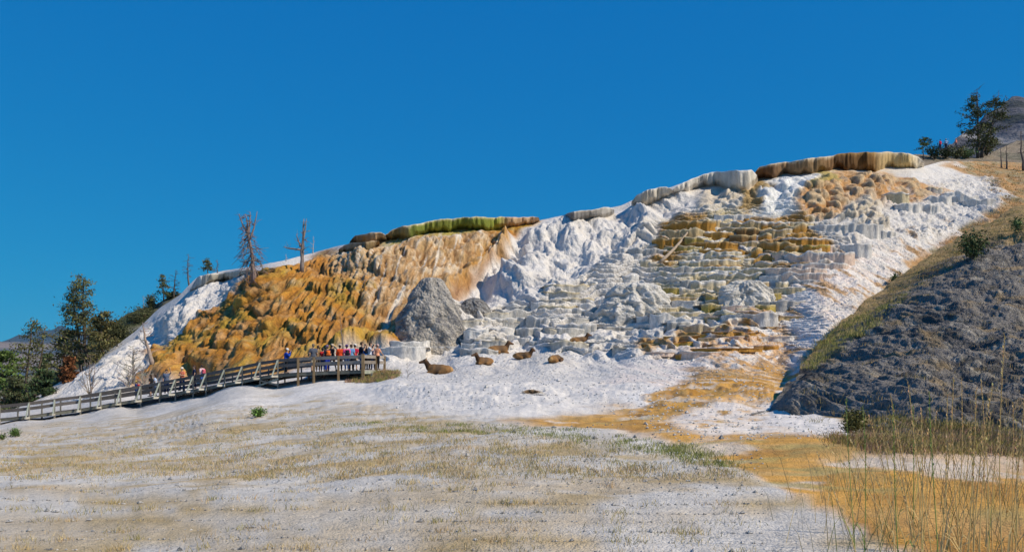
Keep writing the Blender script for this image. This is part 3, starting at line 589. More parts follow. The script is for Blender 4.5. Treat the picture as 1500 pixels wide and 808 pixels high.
EXPL = [ # px, top, width, height, face, rim : the ledges one can pick out
 (1010, 326, 78, 11, OR, TN), (1000, 338, 66, 12, TN, CR), (985, 350, 60, 9, OR, TN), (1022, 349, 40, 9, YL, CR), (1003, 362, 62, 10, YL, CR), (1040, 353, 26, 10, CR, WH),
 (1012, 372, 60, 9, CR, WH), (1052, 342, 48, 13, WH, WH), (1100, 317, 110, 8, WH, WH), (1095, 326, 60, 9, TN, WH), (1130, 327, 74, 13, OR, WH), (1105, 336, 56, 11, DK, TN), (1155, 331, 52, 15, OR, CR),
 (1088, 345, 40, 12, DK, TN), (1118, 344, 30, 12, OR, CR), (1145, 344, 34, 12, CR, WH), (1185, 350, 82, 9, OR, WH), (1140, 356, 60, 15, OR, TN), (1172, 362, 46, 15, OR, TN), (1196, 360, 40, 12, OR, YL),
 (1128, 372, 44, 9, PK, WH), (1152, 370, 40, 14, PK, CR), (1105, 366, 24, 14, OR, TN), (1060, 375, 60, 10, CR, WH), (1040, 382, 90, 9, CR, WH), (1135, 384, 56, 10, TN, WH), (1090, 380, 50, 9, CR, WH),
 (1000, 391, 50, 10, YL, CR), (1050, 392, 70, 8, CR, WH), (1110, 394, 90, 8, CR, WH), (1170, 396, 50, 8, TN, WH), (1020, 400, 56, 10, CR, WH), (1075, 402, 90, 10, CR, WH), (1130, 404, 60, 8, YL, CR),
 (1035, 412, 60, 17, CR, WH), (1085, 410, 50, 14, CR, WH), (1015, 431, 66, 15, YL, CR), (1055, 431, 44, 13, YL, CR), (985, 433, 50, 14, CR, WH), (1045, 446, 40, 12, YL, CR), (1000, 447, 50, 11, GY_, WH), (980, 462, 60, 14, WH, WH), (1030, 458, 50, 12, GY_, WH),
 (1085, 448, 60, 6, PK, WH), (1090, 456, 76, 10, DK, PK), (1060, 463, 60, 6, TN, PK), (1110, 468, 60, 6, TN, PK), (1180, 372, 60, 14, PK, WH), (1215, 372, 70, 12, PK, WH), (1200, 387, 80, 12, PK, WH), (1240, 360, 70, 9, WH, WH),
 (1180, 401, 80, 11, PK, WH), (1000, 492, 90, 6, OR, TN), (1050, 489, 70, 6, YL, OR), (960, 503, 60, 9, OR, TN), (1000, 502, 56, 8, YL, OR), (1070, 508, 70, 9, PK, WH), (1110, 505, 60, 8, OR, PK), (1030, 515, 70, 5, PK, WH),
 (1400, 288, 60, 12, WH, WH), (1370, 290, 44, 14, WH, WH), (1395, 283, 30, 16, WH, WH), (1330, 300, 40, 12, WH, WH), (1350, 302, 50, 10, WH, WH), (1430, 294, 50, 9, WH, WH), (1310, 284, 40, 8, CR, WH), (1365, 276, 30, 8, GY_, CR),
 (700, 482, 36, 11, WH, WH), (735, 481, 38, 13, WH, WH), (655, 500, 50, 10, WH, WH), (695, 503, 40, 10, WH, WH), (600, 500, 60, 9, WH, WH), (590, 508, 70, 10, WH, WH), (640, 490, 60, 9, WH, WH), (620, 482, 50, 8, WH, WH), (660, 473, 60, 8, WH, WH), (700, 467, 60, 8, WH, WH),
 (760, 447, 40, 13, GY_, WH), (795, 443, 36, 12, WH, WH), (830, 418, 70, 9, GY_, CR), (820, 428, 60, 10, GY_, CR), (850, 438, 60, 9, GY_, CR), (810, 449, 70, 13, GY_, CR), (850, 452, 50, 12, GY_, WH), (800, 466, 60, 14, GY_, WH), (845, 475, 60, 12, GY_, WH), (780, 480, 50, 12, GY_, WH), (740, 466, 50, 10, GY_, WH)]
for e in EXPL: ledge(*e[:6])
# smaller ones fill the stepped zones, level by level
def inpoly(x, y, poly):
    return float(polymask(np.array([float(x)]), np.array([float(y)]), poly, .01)[0]) > .5
FILL = [([(575, 520), (640, 478), (720, 455), (800, 430), (870, 402), (900, 470), (950, 470), (940, 515), (860, 505), (700, 512)], 9, (20, 52), (6, 11), [(WH, WH), (GY_, WH), (GY_, CR), (WH, WH)]),
        ([(900, 395), (945, 350), (965, 330), (965, 395), (990, 425), (975, 470), (960, 478), (960, 410), (920, 410)], 9, (18, 44), (7, 12), [(WH, WH), (GY_, WH), (CR, WH)]),
        ([(985, 395), (1160, 395), (1160, 440), (1100, 470), (985, 478)], 9, (20, 60), (6, 10), [(CR, WH), (WH, WH), (GY_, WH), (YL, CR), (TN, WH)]),
        ([(1030, 318), (1180, 322), (1080, 392), (1030, 392)], 9, (22, 50), (7, 11), [(CR, WH), (WH, WH), (TN, WH), (OR, TN)]),
        ([(1180, 320), (1290, 340), (1250, 375), (1170, 420), (1150, 400), (1215, 355)], 10, (30, 70), (6, 9), [(WH, WH), (PK, WH), (WH, WH)]),
        ([(940, 520), (1000, 495), (1120, 470), (1170, 450), (1150, 500), (1080, 525)], 8, (30, 80), (3, 6), [(PK, WH), (OR, PK), (WH, WH), (TN, PK)])]
for poly, dy, wr, hr, pal in FILL:
    y = min(p[1] for p in poly)
    while y < max(p[1] for p in poly):
        x = min(p[0] for p in poly) + rng.uniform(0, 30)
        while x < max(p[0] for p in poly):
            wd = rng.uniform(wr[0] * .8, wr[1] * 1.6)
            if inpoly(x, y, poly) and nled < 292 and rng.random() < .80:
                f_, r_ = rng.choice(pal); k = rng.uniform(.85, 1.1)
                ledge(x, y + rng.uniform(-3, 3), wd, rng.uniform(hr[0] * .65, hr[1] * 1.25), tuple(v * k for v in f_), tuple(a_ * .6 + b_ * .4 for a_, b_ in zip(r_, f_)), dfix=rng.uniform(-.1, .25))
            x += wd * rng.uniform(.75, 1.25)
        y += dy * rng.uniform(.85, 1.15)
print('ledges', nled, round(time.time() - T0, 1))

# ------------------------------------------------------------------ overhanging rims along the crest
def rim(name, pts, colf, label, over=.5, seed=1, ndrip=1.0):
    """pts: px, py top, py bottom"""
    p = np.array(pts, float); n = int((p[-1, 0] - p[0, 0]) / 1.3); px = np.linspace(p[0, 0], p[-1, 0], n)
    yt = np.interp(px, p[:, 0], p[:, 1]) + 1.2 * perlin(px / 24, px * 0, seed) + .8 * perlin(px / 9, px * 0, seed + 9); yb = np.interp(px, p[:, 0], p[:, 2]) + 3.6 * perlin(px / 13, px * 0, seed + 1) + 1.8 * perlin(px / 5, px * 0, seed + 11) + 1.2 * perlin(px / 3, px * 0, seed + 4)
    en = np.clip(np.minimum(px - px[0], px[-1] - px) / 9, 0, 1) ** .5; yb = yb + .30 * (yb - yt) * perlin(px / 19, px * 0, seed + 15) * 2; yt = yb + (yt - yb) * en
    Dm = np.array([ground(a, b + 4).y for a, b in zip(px, yb)]); k = np.ones(21) / 21; Dm = np.convolve(np.pad(Dm, 10, 'edge'), k, 'valid') - .5
    Dm = np.minimum(Dm, np.array([bil(np.array([a]), np.array([b]))[0] for a, b in zip(px, yb)]) + .3)
    xx = (px - 750) / F * Dm; zt = (HZ - yt) / F * Dm; zb = (HZ - yb) / F * Dm
    bulge = .6 * perlin(xx * .35, xx * 0, seed + 5) + .18 * np.abs(perlin(xx * 1.1, xx * 0, seed + 6)); fl = .22 * perlin(xx * 2.2, xx * 0, seed + 2) + .12 * perlin(xx * 9, xx * 0, seed + 3)
    rows = [(-.5, 2.0, 0), (-.1, .9, .3), (0, .30, 1.2), (.12, .16, 1.6), (.35, .08, 1.8), (.6, .0, 1.6), (.8, -.06, 1.0), (.93, -.06, .5), (.985, .0, .2), (1.0, .20, .1), (1.01, 1.6, 0), (1.0, 4, 0), (.7, 9, 0)]
    V = []; Cc = []
    for h, o, f_ in rows:
        yy = Dm - over - bulge * (1 if o < .5 else .3) + o + fl * f_ * over
        V.append(np.stack([xx * yy / Dm, yy, zb + (zt - zb) * h], -1)); Cc.append(colf(px, h, perlin(xx * 3.2, xx * 0 + h * .6, seed + 7) + .5 * perlin(xx * 9, xx * 0 + h * .8, seed + 8)))
    return meshobj(name, npmesh(name, np.array(V).reshape(-1, 3), gridfaces(len(rows), n), M['ledge'], np.clip(np.array(Cc), .01, .85).reshape(-1, 3)), parent=hill_o, label=label)
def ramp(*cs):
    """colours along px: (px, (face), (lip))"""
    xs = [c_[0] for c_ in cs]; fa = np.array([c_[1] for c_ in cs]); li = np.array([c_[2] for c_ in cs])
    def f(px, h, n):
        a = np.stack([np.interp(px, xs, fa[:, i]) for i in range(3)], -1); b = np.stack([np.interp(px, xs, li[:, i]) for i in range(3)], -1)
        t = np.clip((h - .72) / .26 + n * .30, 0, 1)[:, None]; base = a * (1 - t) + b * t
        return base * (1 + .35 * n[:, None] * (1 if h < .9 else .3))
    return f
LIP = (.62, .52, .38)
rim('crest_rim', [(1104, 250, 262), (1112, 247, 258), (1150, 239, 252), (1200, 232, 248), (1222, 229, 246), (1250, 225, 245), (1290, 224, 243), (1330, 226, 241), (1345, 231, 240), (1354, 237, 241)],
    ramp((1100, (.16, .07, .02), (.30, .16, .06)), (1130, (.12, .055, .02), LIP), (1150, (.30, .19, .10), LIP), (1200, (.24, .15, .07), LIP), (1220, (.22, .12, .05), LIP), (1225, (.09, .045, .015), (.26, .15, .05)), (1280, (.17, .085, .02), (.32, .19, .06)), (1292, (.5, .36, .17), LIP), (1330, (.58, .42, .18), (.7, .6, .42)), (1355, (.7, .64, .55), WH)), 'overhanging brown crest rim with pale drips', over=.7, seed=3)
rim('crest_rim', [(985, 276, 280), (1005, 268, 276), (1030, 258, 268), (1048, 253, 270), (1080, 251, 274), (1110, 252, 266)], ramp((985, (.62, .58, .52), WH), (1030, (.60, .55, .48), WH), (1106, (.66, .6, .5), WH)), 'white crest rim with hanging drips', over=.8, seed=13)
rim('crest_rim', [(925, 290, 297), (945, 282, 296), (965, 276, 290), (985, 273, 281)], ramp((925, (.42, .36, .28), WH), (985, (.55, .5, .42), WH)), 'small pale brown crest rim', over=.6, seed=23)
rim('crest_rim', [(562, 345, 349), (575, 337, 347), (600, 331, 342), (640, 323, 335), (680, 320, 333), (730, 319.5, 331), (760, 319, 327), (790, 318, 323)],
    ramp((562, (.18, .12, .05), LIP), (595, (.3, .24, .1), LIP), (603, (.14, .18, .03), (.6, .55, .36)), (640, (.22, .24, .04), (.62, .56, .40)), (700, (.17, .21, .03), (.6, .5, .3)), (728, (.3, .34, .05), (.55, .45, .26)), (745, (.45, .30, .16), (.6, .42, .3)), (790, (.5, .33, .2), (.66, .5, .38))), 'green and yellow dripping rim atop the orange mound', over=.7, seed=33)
rim('crest_rim', [(512, 352, 358), (520, 346, 355), (545, 342, 352), (566, 341, 349)], ramp((512, (.16, .12, .07), (.3, .22, .13)), (535, (.36, .17, .05), LIP), (566, (.5, .4, .28), LIP)), 'brown rim block left of the green rim', over=.7, seed=43)
rim('crest_rim', [(496, 362, 367), (515, 357, 366), (540, 355, 363), (556, 353, 357)], ramp((496, (.4, .34, .26), LIP), (540, (.2, .14, .06), (.36, .26, .14)), (556, (.3, .2, .1), LIP)), 'low brown rim stepping down the mound', over=.6, seed=53)
rim('crest_rim', [(822, 316, 320), (840, 311, 319), (870, 308, 318), (900, 303, 309)], ramp((822, (.25, .24, .24), (.5, .47, .42)), (860, (.2, .18, .16), (.5, .45, .38)), (900, (.5, .47, .42), WH)), 'dark edged rim on the white crest', over=.5, seed=63)
rim('crest_rim', [(278, 418, 426), (290, 406, 418), (305, 402, 412), (345, 397, 404), (380, 395, 399)], ramp((278, (.6, .6, .6), WH), (310, (.4, .37, .3), WH), (380, (.45, .42, .35), WH)), 'pale rim on the left white crest', over=.5, seed=73)
print('rims', round(time.time() - T0, 1))

# ------------------------------------------------------------------ cones and boulders
def cone_rock(px, pyb, pyt, wpx, name, label, cat, colf, seed, prof, D=None, asp=.85, amp=1.0, skew=0.0, kind=None):
    p = ground(px, pyb); Dm = D or p.y; s = Dm / F; H = (pyb - pyt) * s; Rr = wpx / 2 * s
    nu, nv = 150, 96; u = np.linspace(0, 2 * np.pi, nu + 1)[:-1]; t = np.linspace(0, 1, nv)
    U, Tt = np.meshgrid(u, t); rr = np.interp(Tt, *zip(*prof)); zt = Tt
    lob = 1 + .10 * np.sin(U * 2 + seed) + .07 * np.sin(U * 3 + 2 * seed)
    x = np.cos(U) * rr * Rr * lob + skew * Rr * Tt; y = np.sin(U) * rr * Rr * asp * lob; z = zt * H
    a = U * Rr * 1.0; fx = np.cos(U) * 3; fy = np.sin(U) * 3
    def n3(sc, sd, oc=3): return fbm(fx * Rr * .33 * sc + z * .37 * sc, fy * Rr * .33 * sc + z * sc, sd, oc)
    f1, f2, i_, _, _ = worley(x * .95 + y * .7, z * 1.0 + y * .3, seed); g1, g2, j_, _, _ = worley(x * 2.3 + y * 1.6, z * 2.3, seed + 3)
    d = amp * (.40 * n3(.7, seed) + .25 * np.sqrt(np.clip(1 - f1 ** 2, 0, 1)) * (.5 + i_) + .11 * np.sqrt(np.clip(1 - g1 ** 2, 0, 1)) * (.4 + j_) + .10 * n3(3, seed + 1)) * (rr ** .5)
    x += np.cos(U) * d; y += np.sin(U) * d; z += .3 * d * Tt
    n = n3(1.2, seed + 9, 4); cc = colf(n, n3(4, seed + 11, 3), Tt); mt = M['travertine'] if colf is c_pale else M['rock']
    V = np.stack([x, y, z - .8 * (1 - Tt) ** 6 * 1.2], -1).reshape(-1, 3); i0 = np.arange(nu * nv).reshape(nv, nu); j0 = np.roll(i0, -1, 1)
    f = np.stack([i0[:-1], j0[:-1], j0[1:], i0[1:]], -1).reshape(-1, 4)
    o = meshobj(name, npmesh(name, V, f, mt, np.clip(cc, .01, .8).reshape(-1, 3)), label=label, cat=cat, kind=kind)
    o.location = ((px - 750) * s, Dm + Rr * asp * .8, (HZ - pyb) * s - .05)
    return o
def c_grey(n, m, t):
    c_ = np.ones(n.shape + (3,), np.float32) * np.array((.43, .395, .345), np.float32)
    c_ = mixc(c_, (.20, .195, .195), sst(n, -.15, .3)); c_ = mixc(c_, (.56, .50, .41), sst(m + .4 * n, .15, .55) * .6)
    return mixc(c_, (.36, .27, .16), (1 - sst(t, 0, .35)) * sst(m, -.2, .3) * .4)
def c_pale(n, m, t):
    c_ = np.ones(n.shape + (3,), np.float32) * np.array((.64, .61, .56), np.float32)
    c_ = mixc(c_, (.44, .42, .38), sst(n, -.05, .4) * .8); return mixc(c_, (.66, .60, .48), sst(m, .1, .5) * .7)
def c_dark(n, m, t):
    return mixc(np.ones(n.shape + (3,), np.float32) * np.array((.28, .27, .26), np.float32), (.14, .13, .12), sst(m, -.1, .4))
cone_rock(627, 508, 402, 108, 'travertine_cone', 'tall grey cone-shaped rock at the foot of the orange mound', 'rock', c_grey, 5, [(0, 1.10), (.15, 1.02), (.3, .92), (.45, .79), (.6, .66), (.75, .50), (.86, .38), (.94, .28), (.985, .17), (1, 0.0)], D=69, skew=.07, amp=1.0)
cone_rock(694, 462, 434, 40, 'boulder', 'small dark grey boulder right of the tall cone rock', 'boulder', c_dark, 8, [(0, 1.0), (.3, .98), (.6, .8), (.85, .5), (.96, .25), (1, 0)], amp=.45)
cone_rock(664, 480, 440, 58, 'rock_shoulder', 'low grey rock shoulder leaning on the right of the cone', 'rock', c_grey, 12, [(0, 1.0), (.3, .95), (.6, .8), (.85, .5), (.96, .25), (1, 0)], amp=.6)
cone_rock(930, 474, 412, 104, 'travertine_outcrop', 'knobbly grey white outcrop among the middle terraces', 'outcrop', c_pale, 17, [(0, 1.05), (.3, 1.0), (.5, .86), (.68, .70), (.82, .58), (.90, .50), (.97, .3), (1, 0)], amp=1.9, asp=.5, skew=.12)
cone_rock(1096, 446, 410, 62, 'travertine_outcrop', 'pale cauliflower outcrop below the orange terraces', 'outcrop', c_pale, 27, [(0, 1.0), (.3, 1.0), (.55, .85), (.75, .62), (.9, .45), (.98, .25), (1, 0)], amp=1.7, asp=.35)

# ------------------------------------------------------------------ plants
def quads(centers, sizes, cols_, rs, flat=.0, name='crown', mat=None):
    n = len(centers); a = rs.normal(size=(n, 3)); a /= np.linalg.norm(a, axis=1)[:, None]; b = rs.normal(size=(n, 3)); b[:, 2] *= (1 - flat)
    b -= (a * b).sum(1)[:, None] * a; b /= np.linalg.norm(b, axis=1)[:, None] + 1e-9
    s = np.asarray(sizes)[:, None]; asp = rs.uniform(.25, .6, n)[:, None]
    V = np.stack([centers - a * s, centers + b * s * asp - a * s * .1, centers + a * s, centers - b * s * asp + a * s * .1], 1).reshape(-1, 3)
    f = np.arange(4 * n).reshape(n, 4); return V, f, np.repeat(cols_, 4, 0)
def branchy(rs, H, lean, nbr, blen, b0, droop, r0, twig=3, up=.4, curve_=.25, sub=True):
    """trunk points and branches (points, radii)"""
    n = 9; t = np.linspace(0, 1, n); tr = np.stack([lean[0] * t * H + np.cumsum(rs.normal(0, .012 * H, n)), lean[1] * t * H + np.cumsum(rs.normal(0, .008 * H, n)), t * H], -1); tr[0] = 0
    B = []
    for k in range(nbr):
        u = b0 + (1 - b0) * (k + rs.rand()) / nbr; u = min(u, .985); p = np.array([np.interp(u, t, tr[:, i]) for i in range(3)])
        a = rs.uniform(0, 2 * np.pi); L = blen * H * (1.15 - .8 * ((u - b0) / (1 - b0)) ** 1.5) * rs.uniform(.55, 1.15); d = np.array([np.cos(a), np.sin(a), up + rs.normal(0, .25)]); 
        m = 5; s = np.linspace(0, 1, m); q = p + d * (s * L)[:, None]; q[:, 2] -= droop * L * s ** 2; q += np.cumsum(rs.normal(0, .05 * L, (m, 3)), 0) * s[:, None]
        B.append((q, r0 * (1 - .75 * u) * .38 * (1 - .8 * s) + .006))
        if sub:
            for j in range(twig):
                v = rs.uniform(.3, .95); q0 = np.array([np.interp(v, s, q[:, i]) for i in range(3)]); d2 = d * .6 + rs.normal(0, .7, 3); d2[2] -= droop * .6; l2 = L * rs.uniform(.2, .5)
                s2 = np.linspace(0, 1, 3); B.append((q0 + d2 * (s2 * l2)[:, None], r0 * .10 * (1 - .7 * s2) + .005))
    return tr, B
def trunk_mb(tr, r0, B, c, cb=None, rs=None, tip=.12):
    m = MB(); r = r0 * (1 - (1 - tip) * np.linspace(0, 1, len(tr))); r[0] *= 1.35
    m.tube(tr, r, 7, c)
    for q, rr in B: m.tube(q, rr, 4, cb or c)
    return m
def pine(px, pyb, pyt, label, seed, at=None, D=None, nbr=34, blen=.24, b0=.22, green=(.075, .085, .03), dens=26, leaf=.20, group=None, lean=(0, 0), name='pine_tree', cat='tree', droop=.15, second=None, deadtop=0.0, r0=None):
    p = at or ground(px, pyb); 
    if D: p = Vector(W(px, pyb, D))
    s = p.y / F; H = (pyb - pyt) * s; rs = np.random.RandomState(seed); r0 = r0 or .018 * H + .04
    o = empty(name, p - Vector((0, 0, .15)), label=label, cat=cat, group=group)
    allq = []; allc = []; allf = []; nn = 0
    stems = [((0, 0), lean, 1.0)] + ([second] if second else [])
    for si, (off, ln, hs) in enumerate(stems):
        tr, B = branchy(rs, H * hs, ln, int(nbr * hs), blen, b0, droop, r0 * (1 if si == 0 else .8), up=.25)
        tr += np.array([off[0], off[1], 0]) * np.linspace(.25, 1, len(tr))[:, None]; B = [(q + np.array([off[0], off[1], 0]) * .8, rr) for q, rr in B]
        trunk_mb(tr, r0, B, (.13, .10, .075), rs=rs).build('trunk', M['bark'], True, parent=o)
        ce = []; sz = []; cl = []
        for bi, (q, rr) in enumerate(B):
            if q[0, 2] > H * hs * (1 - deadtop): continue
            big = len(q) > 3; k = int(dens * (1.0 if big else .55) * rs.uniform(.4, 1.3)); tt = rs.uniform(.3 if big else .1, 1.05, k)
            P_ = np.stack([np.interp(tt, np.linspace(0, 1, len(q)), q[:, i]) for i in range(3)], -1)
            P_ += rs.normal(0, 1, (k, 3)) * np.array([.30, .30, .15]) * (H ** .5) * .32
            ce.append(P_); sz.append(rs.uniform(.5, 1.2, k) * leaf); tone = rs.uniform(.8, 2.1)
            cc = np.tile(np.array(green) * tone, (k, 1)) * rs.uniform(.7, 1.3, (k, 1)); cc[:, 0] += rs.uniform(0, .02, k); cl.append(cc)
        if ce:
            V, f, c2 = quads(np.concatenate(ce), np.concatenate(sz), np.concatenate(cl), rs); allq.append(V); allf.append(f + nn); allc.append(c2); nn += len(V)
    if allq: meshobj('crown', npmesh('crown', np.concatenate(allq), np.concatenate(allf), M['leaf'], np.clip(np.concatenate(allc), 0, 1), smooth=False), parent=o)
    return o
def snag(px, pyb, pyt, label, seed, at=None, nbr=16, blen=.22, b0=.3, droop=.1, lean=(0, 0), c=(.24, .20, .17), tw=3, r0=None, name='dead_tree', cat='dead tree', group=None, forks=(), up=.35):
    p = at or ground(px, pyb); s = p.y / F; H = (pyb - pyt) * s; rs = np.random.RandomState(seed); r0 = r0 or .020 * H + .03
    o = empty(name, p - Vector((0, 0, .12)), label=label, cat=cat, group=group)
    tr, B = branchy(rs, H, lean, nbr, blen, b0, droop, r0, twig=tw, up=up)
    m = MB(); m.tube(tr, r0 * (1.25 - 1.08 * np.linspace(0, 1, len(tr)) ** .8), 7, c); m.build('trunk', M['bark'], True, parent=o)
    for (u, dx, dy, l) in forks:
        q0 = np.array([np.interp(u, np.linspace(0, 1, len(tr)), tr[:, i]) for i in range(3)]); t = np.linspace(0, 1, 6)
        q = q0 + np.stack([dx * H * (1 - (1 - t) ** 1.8), dy * H * t, l * H * t], -1) + rs.normal(0, .006 * H, (6, 3)) * t[:, None]; mf = MB(); mf.tube(q, r0 * .5 * (1 - .8 * t) + .008, 6, c); mf.build('branch', M['bark'], True, parent=o)
        for j in range(7):
            v = rs.uniform(.3, 1); q1 = np.array([np.interp(v, t, q[:, i]) for i in range(3)]); d = rs.normal(0, 1, 3); d[2] = abs(d[2]) * .8; B.append((q1 + d * (np.linspace(0, 1, 3) * H * .06)[:, None], np.array([.02, .014, .008])))
    if B:
        m = MB()
        for q, rr in B: m.tube(q, rr, 4, tuple(v * rs.uniform(.8, 1.15) for v in c))
        m.build('branches', M['bark'], True, parent=o, kind='stuff')
    return o
def shrub(px, pyb, pyt, wpx, label, seed, at=None, green=(.08, .11, .03), n=900, name='shrub', cat='shrub', leaf=.09, group=None, stems=7, ell=1.0):
    p = at or ground(px, pyb); s = p.y / F; H = (pyb - pyt) * s; Wd = wpx * s / 2; rs = np.random.RandomState(seed)
    o = empty(name, p - Vector((0, 0, .03)), label=label, cat=cat, group=group)
    m = MB(); tips = []
    for k in range(stems):
        a = rs.uniform(0, 6.28); r = Wd * rs.uniform(.2, .8); t = np.linspace(0, 1, 4); e = np.array([np.cos(a) * r, np.sin(a) * r, H * rs.uniform(.55, .95)])
        q = e * t[:, None] * np.stack([t, t, t ** .7], -1) ** .6; m.tube(q, .03 * max(H, .4) * (1 - .7 * t) + .004, 4, (.16, .12, .09)); tips.append(q[-1]); tips.append(q[2])
    m.build('stems', M['bark'], True, parent=o, kind='stuff')
    tips = np.array(tips); k = rs.randint(0, len(tips), n); P_ = tips[k] + rs.normal(0, 1, (n, 3)) * np.array([Wd * .30, Wd * .30, H * .17]); P_[:, 2] = np.abs(P_[:, 2])
    cc = np.tile(np.array(green), (n, 1)) * (.6 + .9 * ((k * 37) % 11 / 11.0))[:, None] * rs.uniform(1.0, 1.8, (n, 1))
    V, f, c2 = quads(P_, rs.uniform(.5, 1.2, n) * leaf, cc, rs); meshobj('foliage', npmesh('foliage', V, f, M['leaf'], c2, smooth=False), parent=o)
    return o
DKG = (.035, .05, .022)
pine(128, 556, 402, 'tallest two-trunk pine left of the white slope', 11, at=Vector(W(128, 560, 104)), nbr=46, blen=.19, b0=.18, dens=30, second=((-1.6, .4), (-.02, 0), .9), leaf=.17)
pine(152, 545, 452, 'bushy dark pine leaning against the tallest pine', 12, at=Vector(W(150, 550, 101)), nbr=40, blen=.30, b0=.05, dens=34, green=(.07, .07, .025))
pine(50, 592, 468, 'thin sparse pine with a bare trunk, left of the tallest pine', 13, at=Vector(W(40, 592, 100)), nbr=24, blen=.20, b0=.35, dens=20, second=((1.6, .3), (.02, 0), .93), leaf=.16)
pine(4, 606, 508, 'round green pine cut by the left edge of the view', 14, at=Vector(W(4, 610, 92)), nbr=44, blen=.34, b0=.08, dens=40, green=(.06, .10, .025))
pine(24, 612, 552, 'short dark pine standing in for the shadow behind the low end of the boardwalk', 15, at=Vector(W(24, 612, 88)), nbr=36, blen=.34, b0=.05, dens=30, green=DKG)  # dark foliage put in for the shadow between the trees
pine(70, 596, 540, 'low dark green conifer between the boardwalk and the tall pines', 16, at=Vector(W(66, 598, 90)), nbr=44, blen=.40, b0=.03, dens=40, green=(.025, .05, .02))
pine(103, 560, 520, 'small rust brown dying conifer below the tallest pine', 17, at=Vector(W(101, 562, 96)), nbr=34, blen=.26, b0=.05, dens=28, green=(.13, .055, .022))
pine(92, 560, 478, 'dull green pine just left of the tallest pine', 18, at=Vector(W(92, 565, 108)), nbr=34, blen=.24, b0=.1, dens=28, green=(.06, .07, .03))
pine(66, 575, 512, 'distant green pine in the gap between the tall pines', 19, at=Vector(W(70, 580, 120)), nbr=34, blen=.28, b0=.1, dens=26, green=(.06, .09, .035))
shrub(150, 520, 490, 60, 'dark shrub mass under the pines on the wooded slope', 20, at=back_at(160, 500), n=1800, green=(.045, .05, .02), leaf=.2)
for (x, yb, yt, wd, sd_, lab) in [(196, 474, 458, 40, 21, 'low grey green shrub halfway up the wooded slope'), (222, 452, 434, 20, 22, 'rounded green shrub at the top of the wooded slope'), (178, 496, 478, 36, 23, 'dark shrub below the grey green one'), (210, 466, 450, 34, 26, 'dry shrub just under the rounded green one'),
                                 (250, 438, 428, 22, 24, 'low shrub at the foot of the small pines')]:
    shrub(x, yb, yt, wd, lab, sd_, at=back_at(x, yb), n=900, green=(.06, .065, .028), leaf=.16)
pine(240, 442, 404, 'small sparse green pine on the left white crest', 31, at=back_at(240, 440), nbr=16, blen=.22, b0=.3, dens=22, leaf=.14)
snag(257, 436, 394, 'half-dead dark pine right of the small green pine', 32, at=back_at(257, 436), nbr=26, blen=.22, b0=.25, c=(.12, .10, .08))
snag(277, 412, 363, 'slim grey snag standing alone on the left crest', 33, at=back_at(277, 428) + Vector((0, 0, 1.2)), nbr=26, blen=.18, b0=.3, up=.1, c=(.14, .12, .11))
pine(305, 402, 378, 'tiny green pine between two snags on the crest', 34, nbr=14, blen=.3, b0=.3, dens=20, leaf=.13)
snag(320, 404, 379, 'short thin snag left of the big leafless tree', 35, nbr=18, blen=.22, b0=.3, c=(.16, .13, .12))
snag(386, 413, 312, 'big leafless tree with drooping twigs above the orange mound', 36, nbr=44, blen=.20, b0=.18, droop=1.1, lean=(-.10, 0), c=(.24, .18, .16), tw=13, r0=.21, forks=((.62, .10, .02, .42), (.72, -.13, .0, .28), (.7, .02, .03, .34)), up=.1)
snag(442, 397, 318, 'bare twin-stemmed snag with one long side branch', 37, nbr=10, blen=.18, b0=.35, lean=(.0, 0), c=(.24, .20, .18), r0=.20, forks=((.05, .04, .0, .72), (.6, .06, 0, .4), (.42, -.34, 0, .06), (.45, -.10, 0, .28)))
snag(459, 371, 344, 'faint thin pale snag right of the twin-stemmed one', 38, nbr=10, blen=.25, b0=.2, c=(.42, .38, .35), r0=.06)
snag(419, 383, 370, 'tiny pale snag between the two tall dead trees', 39, nbr=5, blen=.2, c=(.42, .38, .35), r0=.05)
snag(230, 534, 470, 'leaning bare trunk with sunlit foot beside the orange mound', 40, nbr=12, blen=.22, b0=.4, lean=(-.26, 0), c=(.36, .28, .23), r0=.20)
snag(197, 562, 506, 'bare multi-branched tree behind the boardwalk', 41, nbr=30, blen=.36, b0=.2, up=.6, c=(.30, .26, .23), r0=.13)
snag(188, 566, 540, 'pale tangle of bare brush beside the multi-branched tree', 42, nbr=40, blen=.6, b0=.0, up=.9, c=(.42, .36, .30), r0=.05, name='bare_bush', cat='bush')
snag(210, 562, 536, 'pale bare brush right of the multi-branched tree', 43, nbr=40, blen=.6, b0=.0, up=.9, c=(.46, .42, .38), r0=.05, name='bare_bush', cat='bush')
snag(133, 580, 526, 'thin leafless shrub with upright stems by the boardwalk', 44, nbr=22, blen=.30, b0=.02, up=1.3, c=(.28, .22, .18), r0=.07, name='bare_bush', cat='bush', forks=((.0, -.25, 0, .9), (.0, .12, 0, .95), (0, -.1, 0, .7)))
snag(503, 520, 462, 'thin dead sapling behind the people on the platform', 45, nbr=8, blen=.12, b0=.3, c=(.24, .19, .16), r0=.06)
snag(1140, 442, 424, 'tiny bare sapling at the edge of the pink terraces', 46, nbr=8, blen=.2, b0=.1, c=(.2, .18, .16), r0=.035)
snag(597, 553, 530, 'spindly bare weed left of the nearest elk', 47, nbr=10, blen=.25, b0=.1, up=1.2, c=(.45, .40, .36), r0=.02, name='dry_weed', cat='weed')
snag(321, 655, 630, 'dry weed in the pale foreground crust', 48, nbr=6, blen=.25, b0=.1, up=1.2, c=(.3, .27, .2), r0=.008, name='dry_weed', cat='weed')
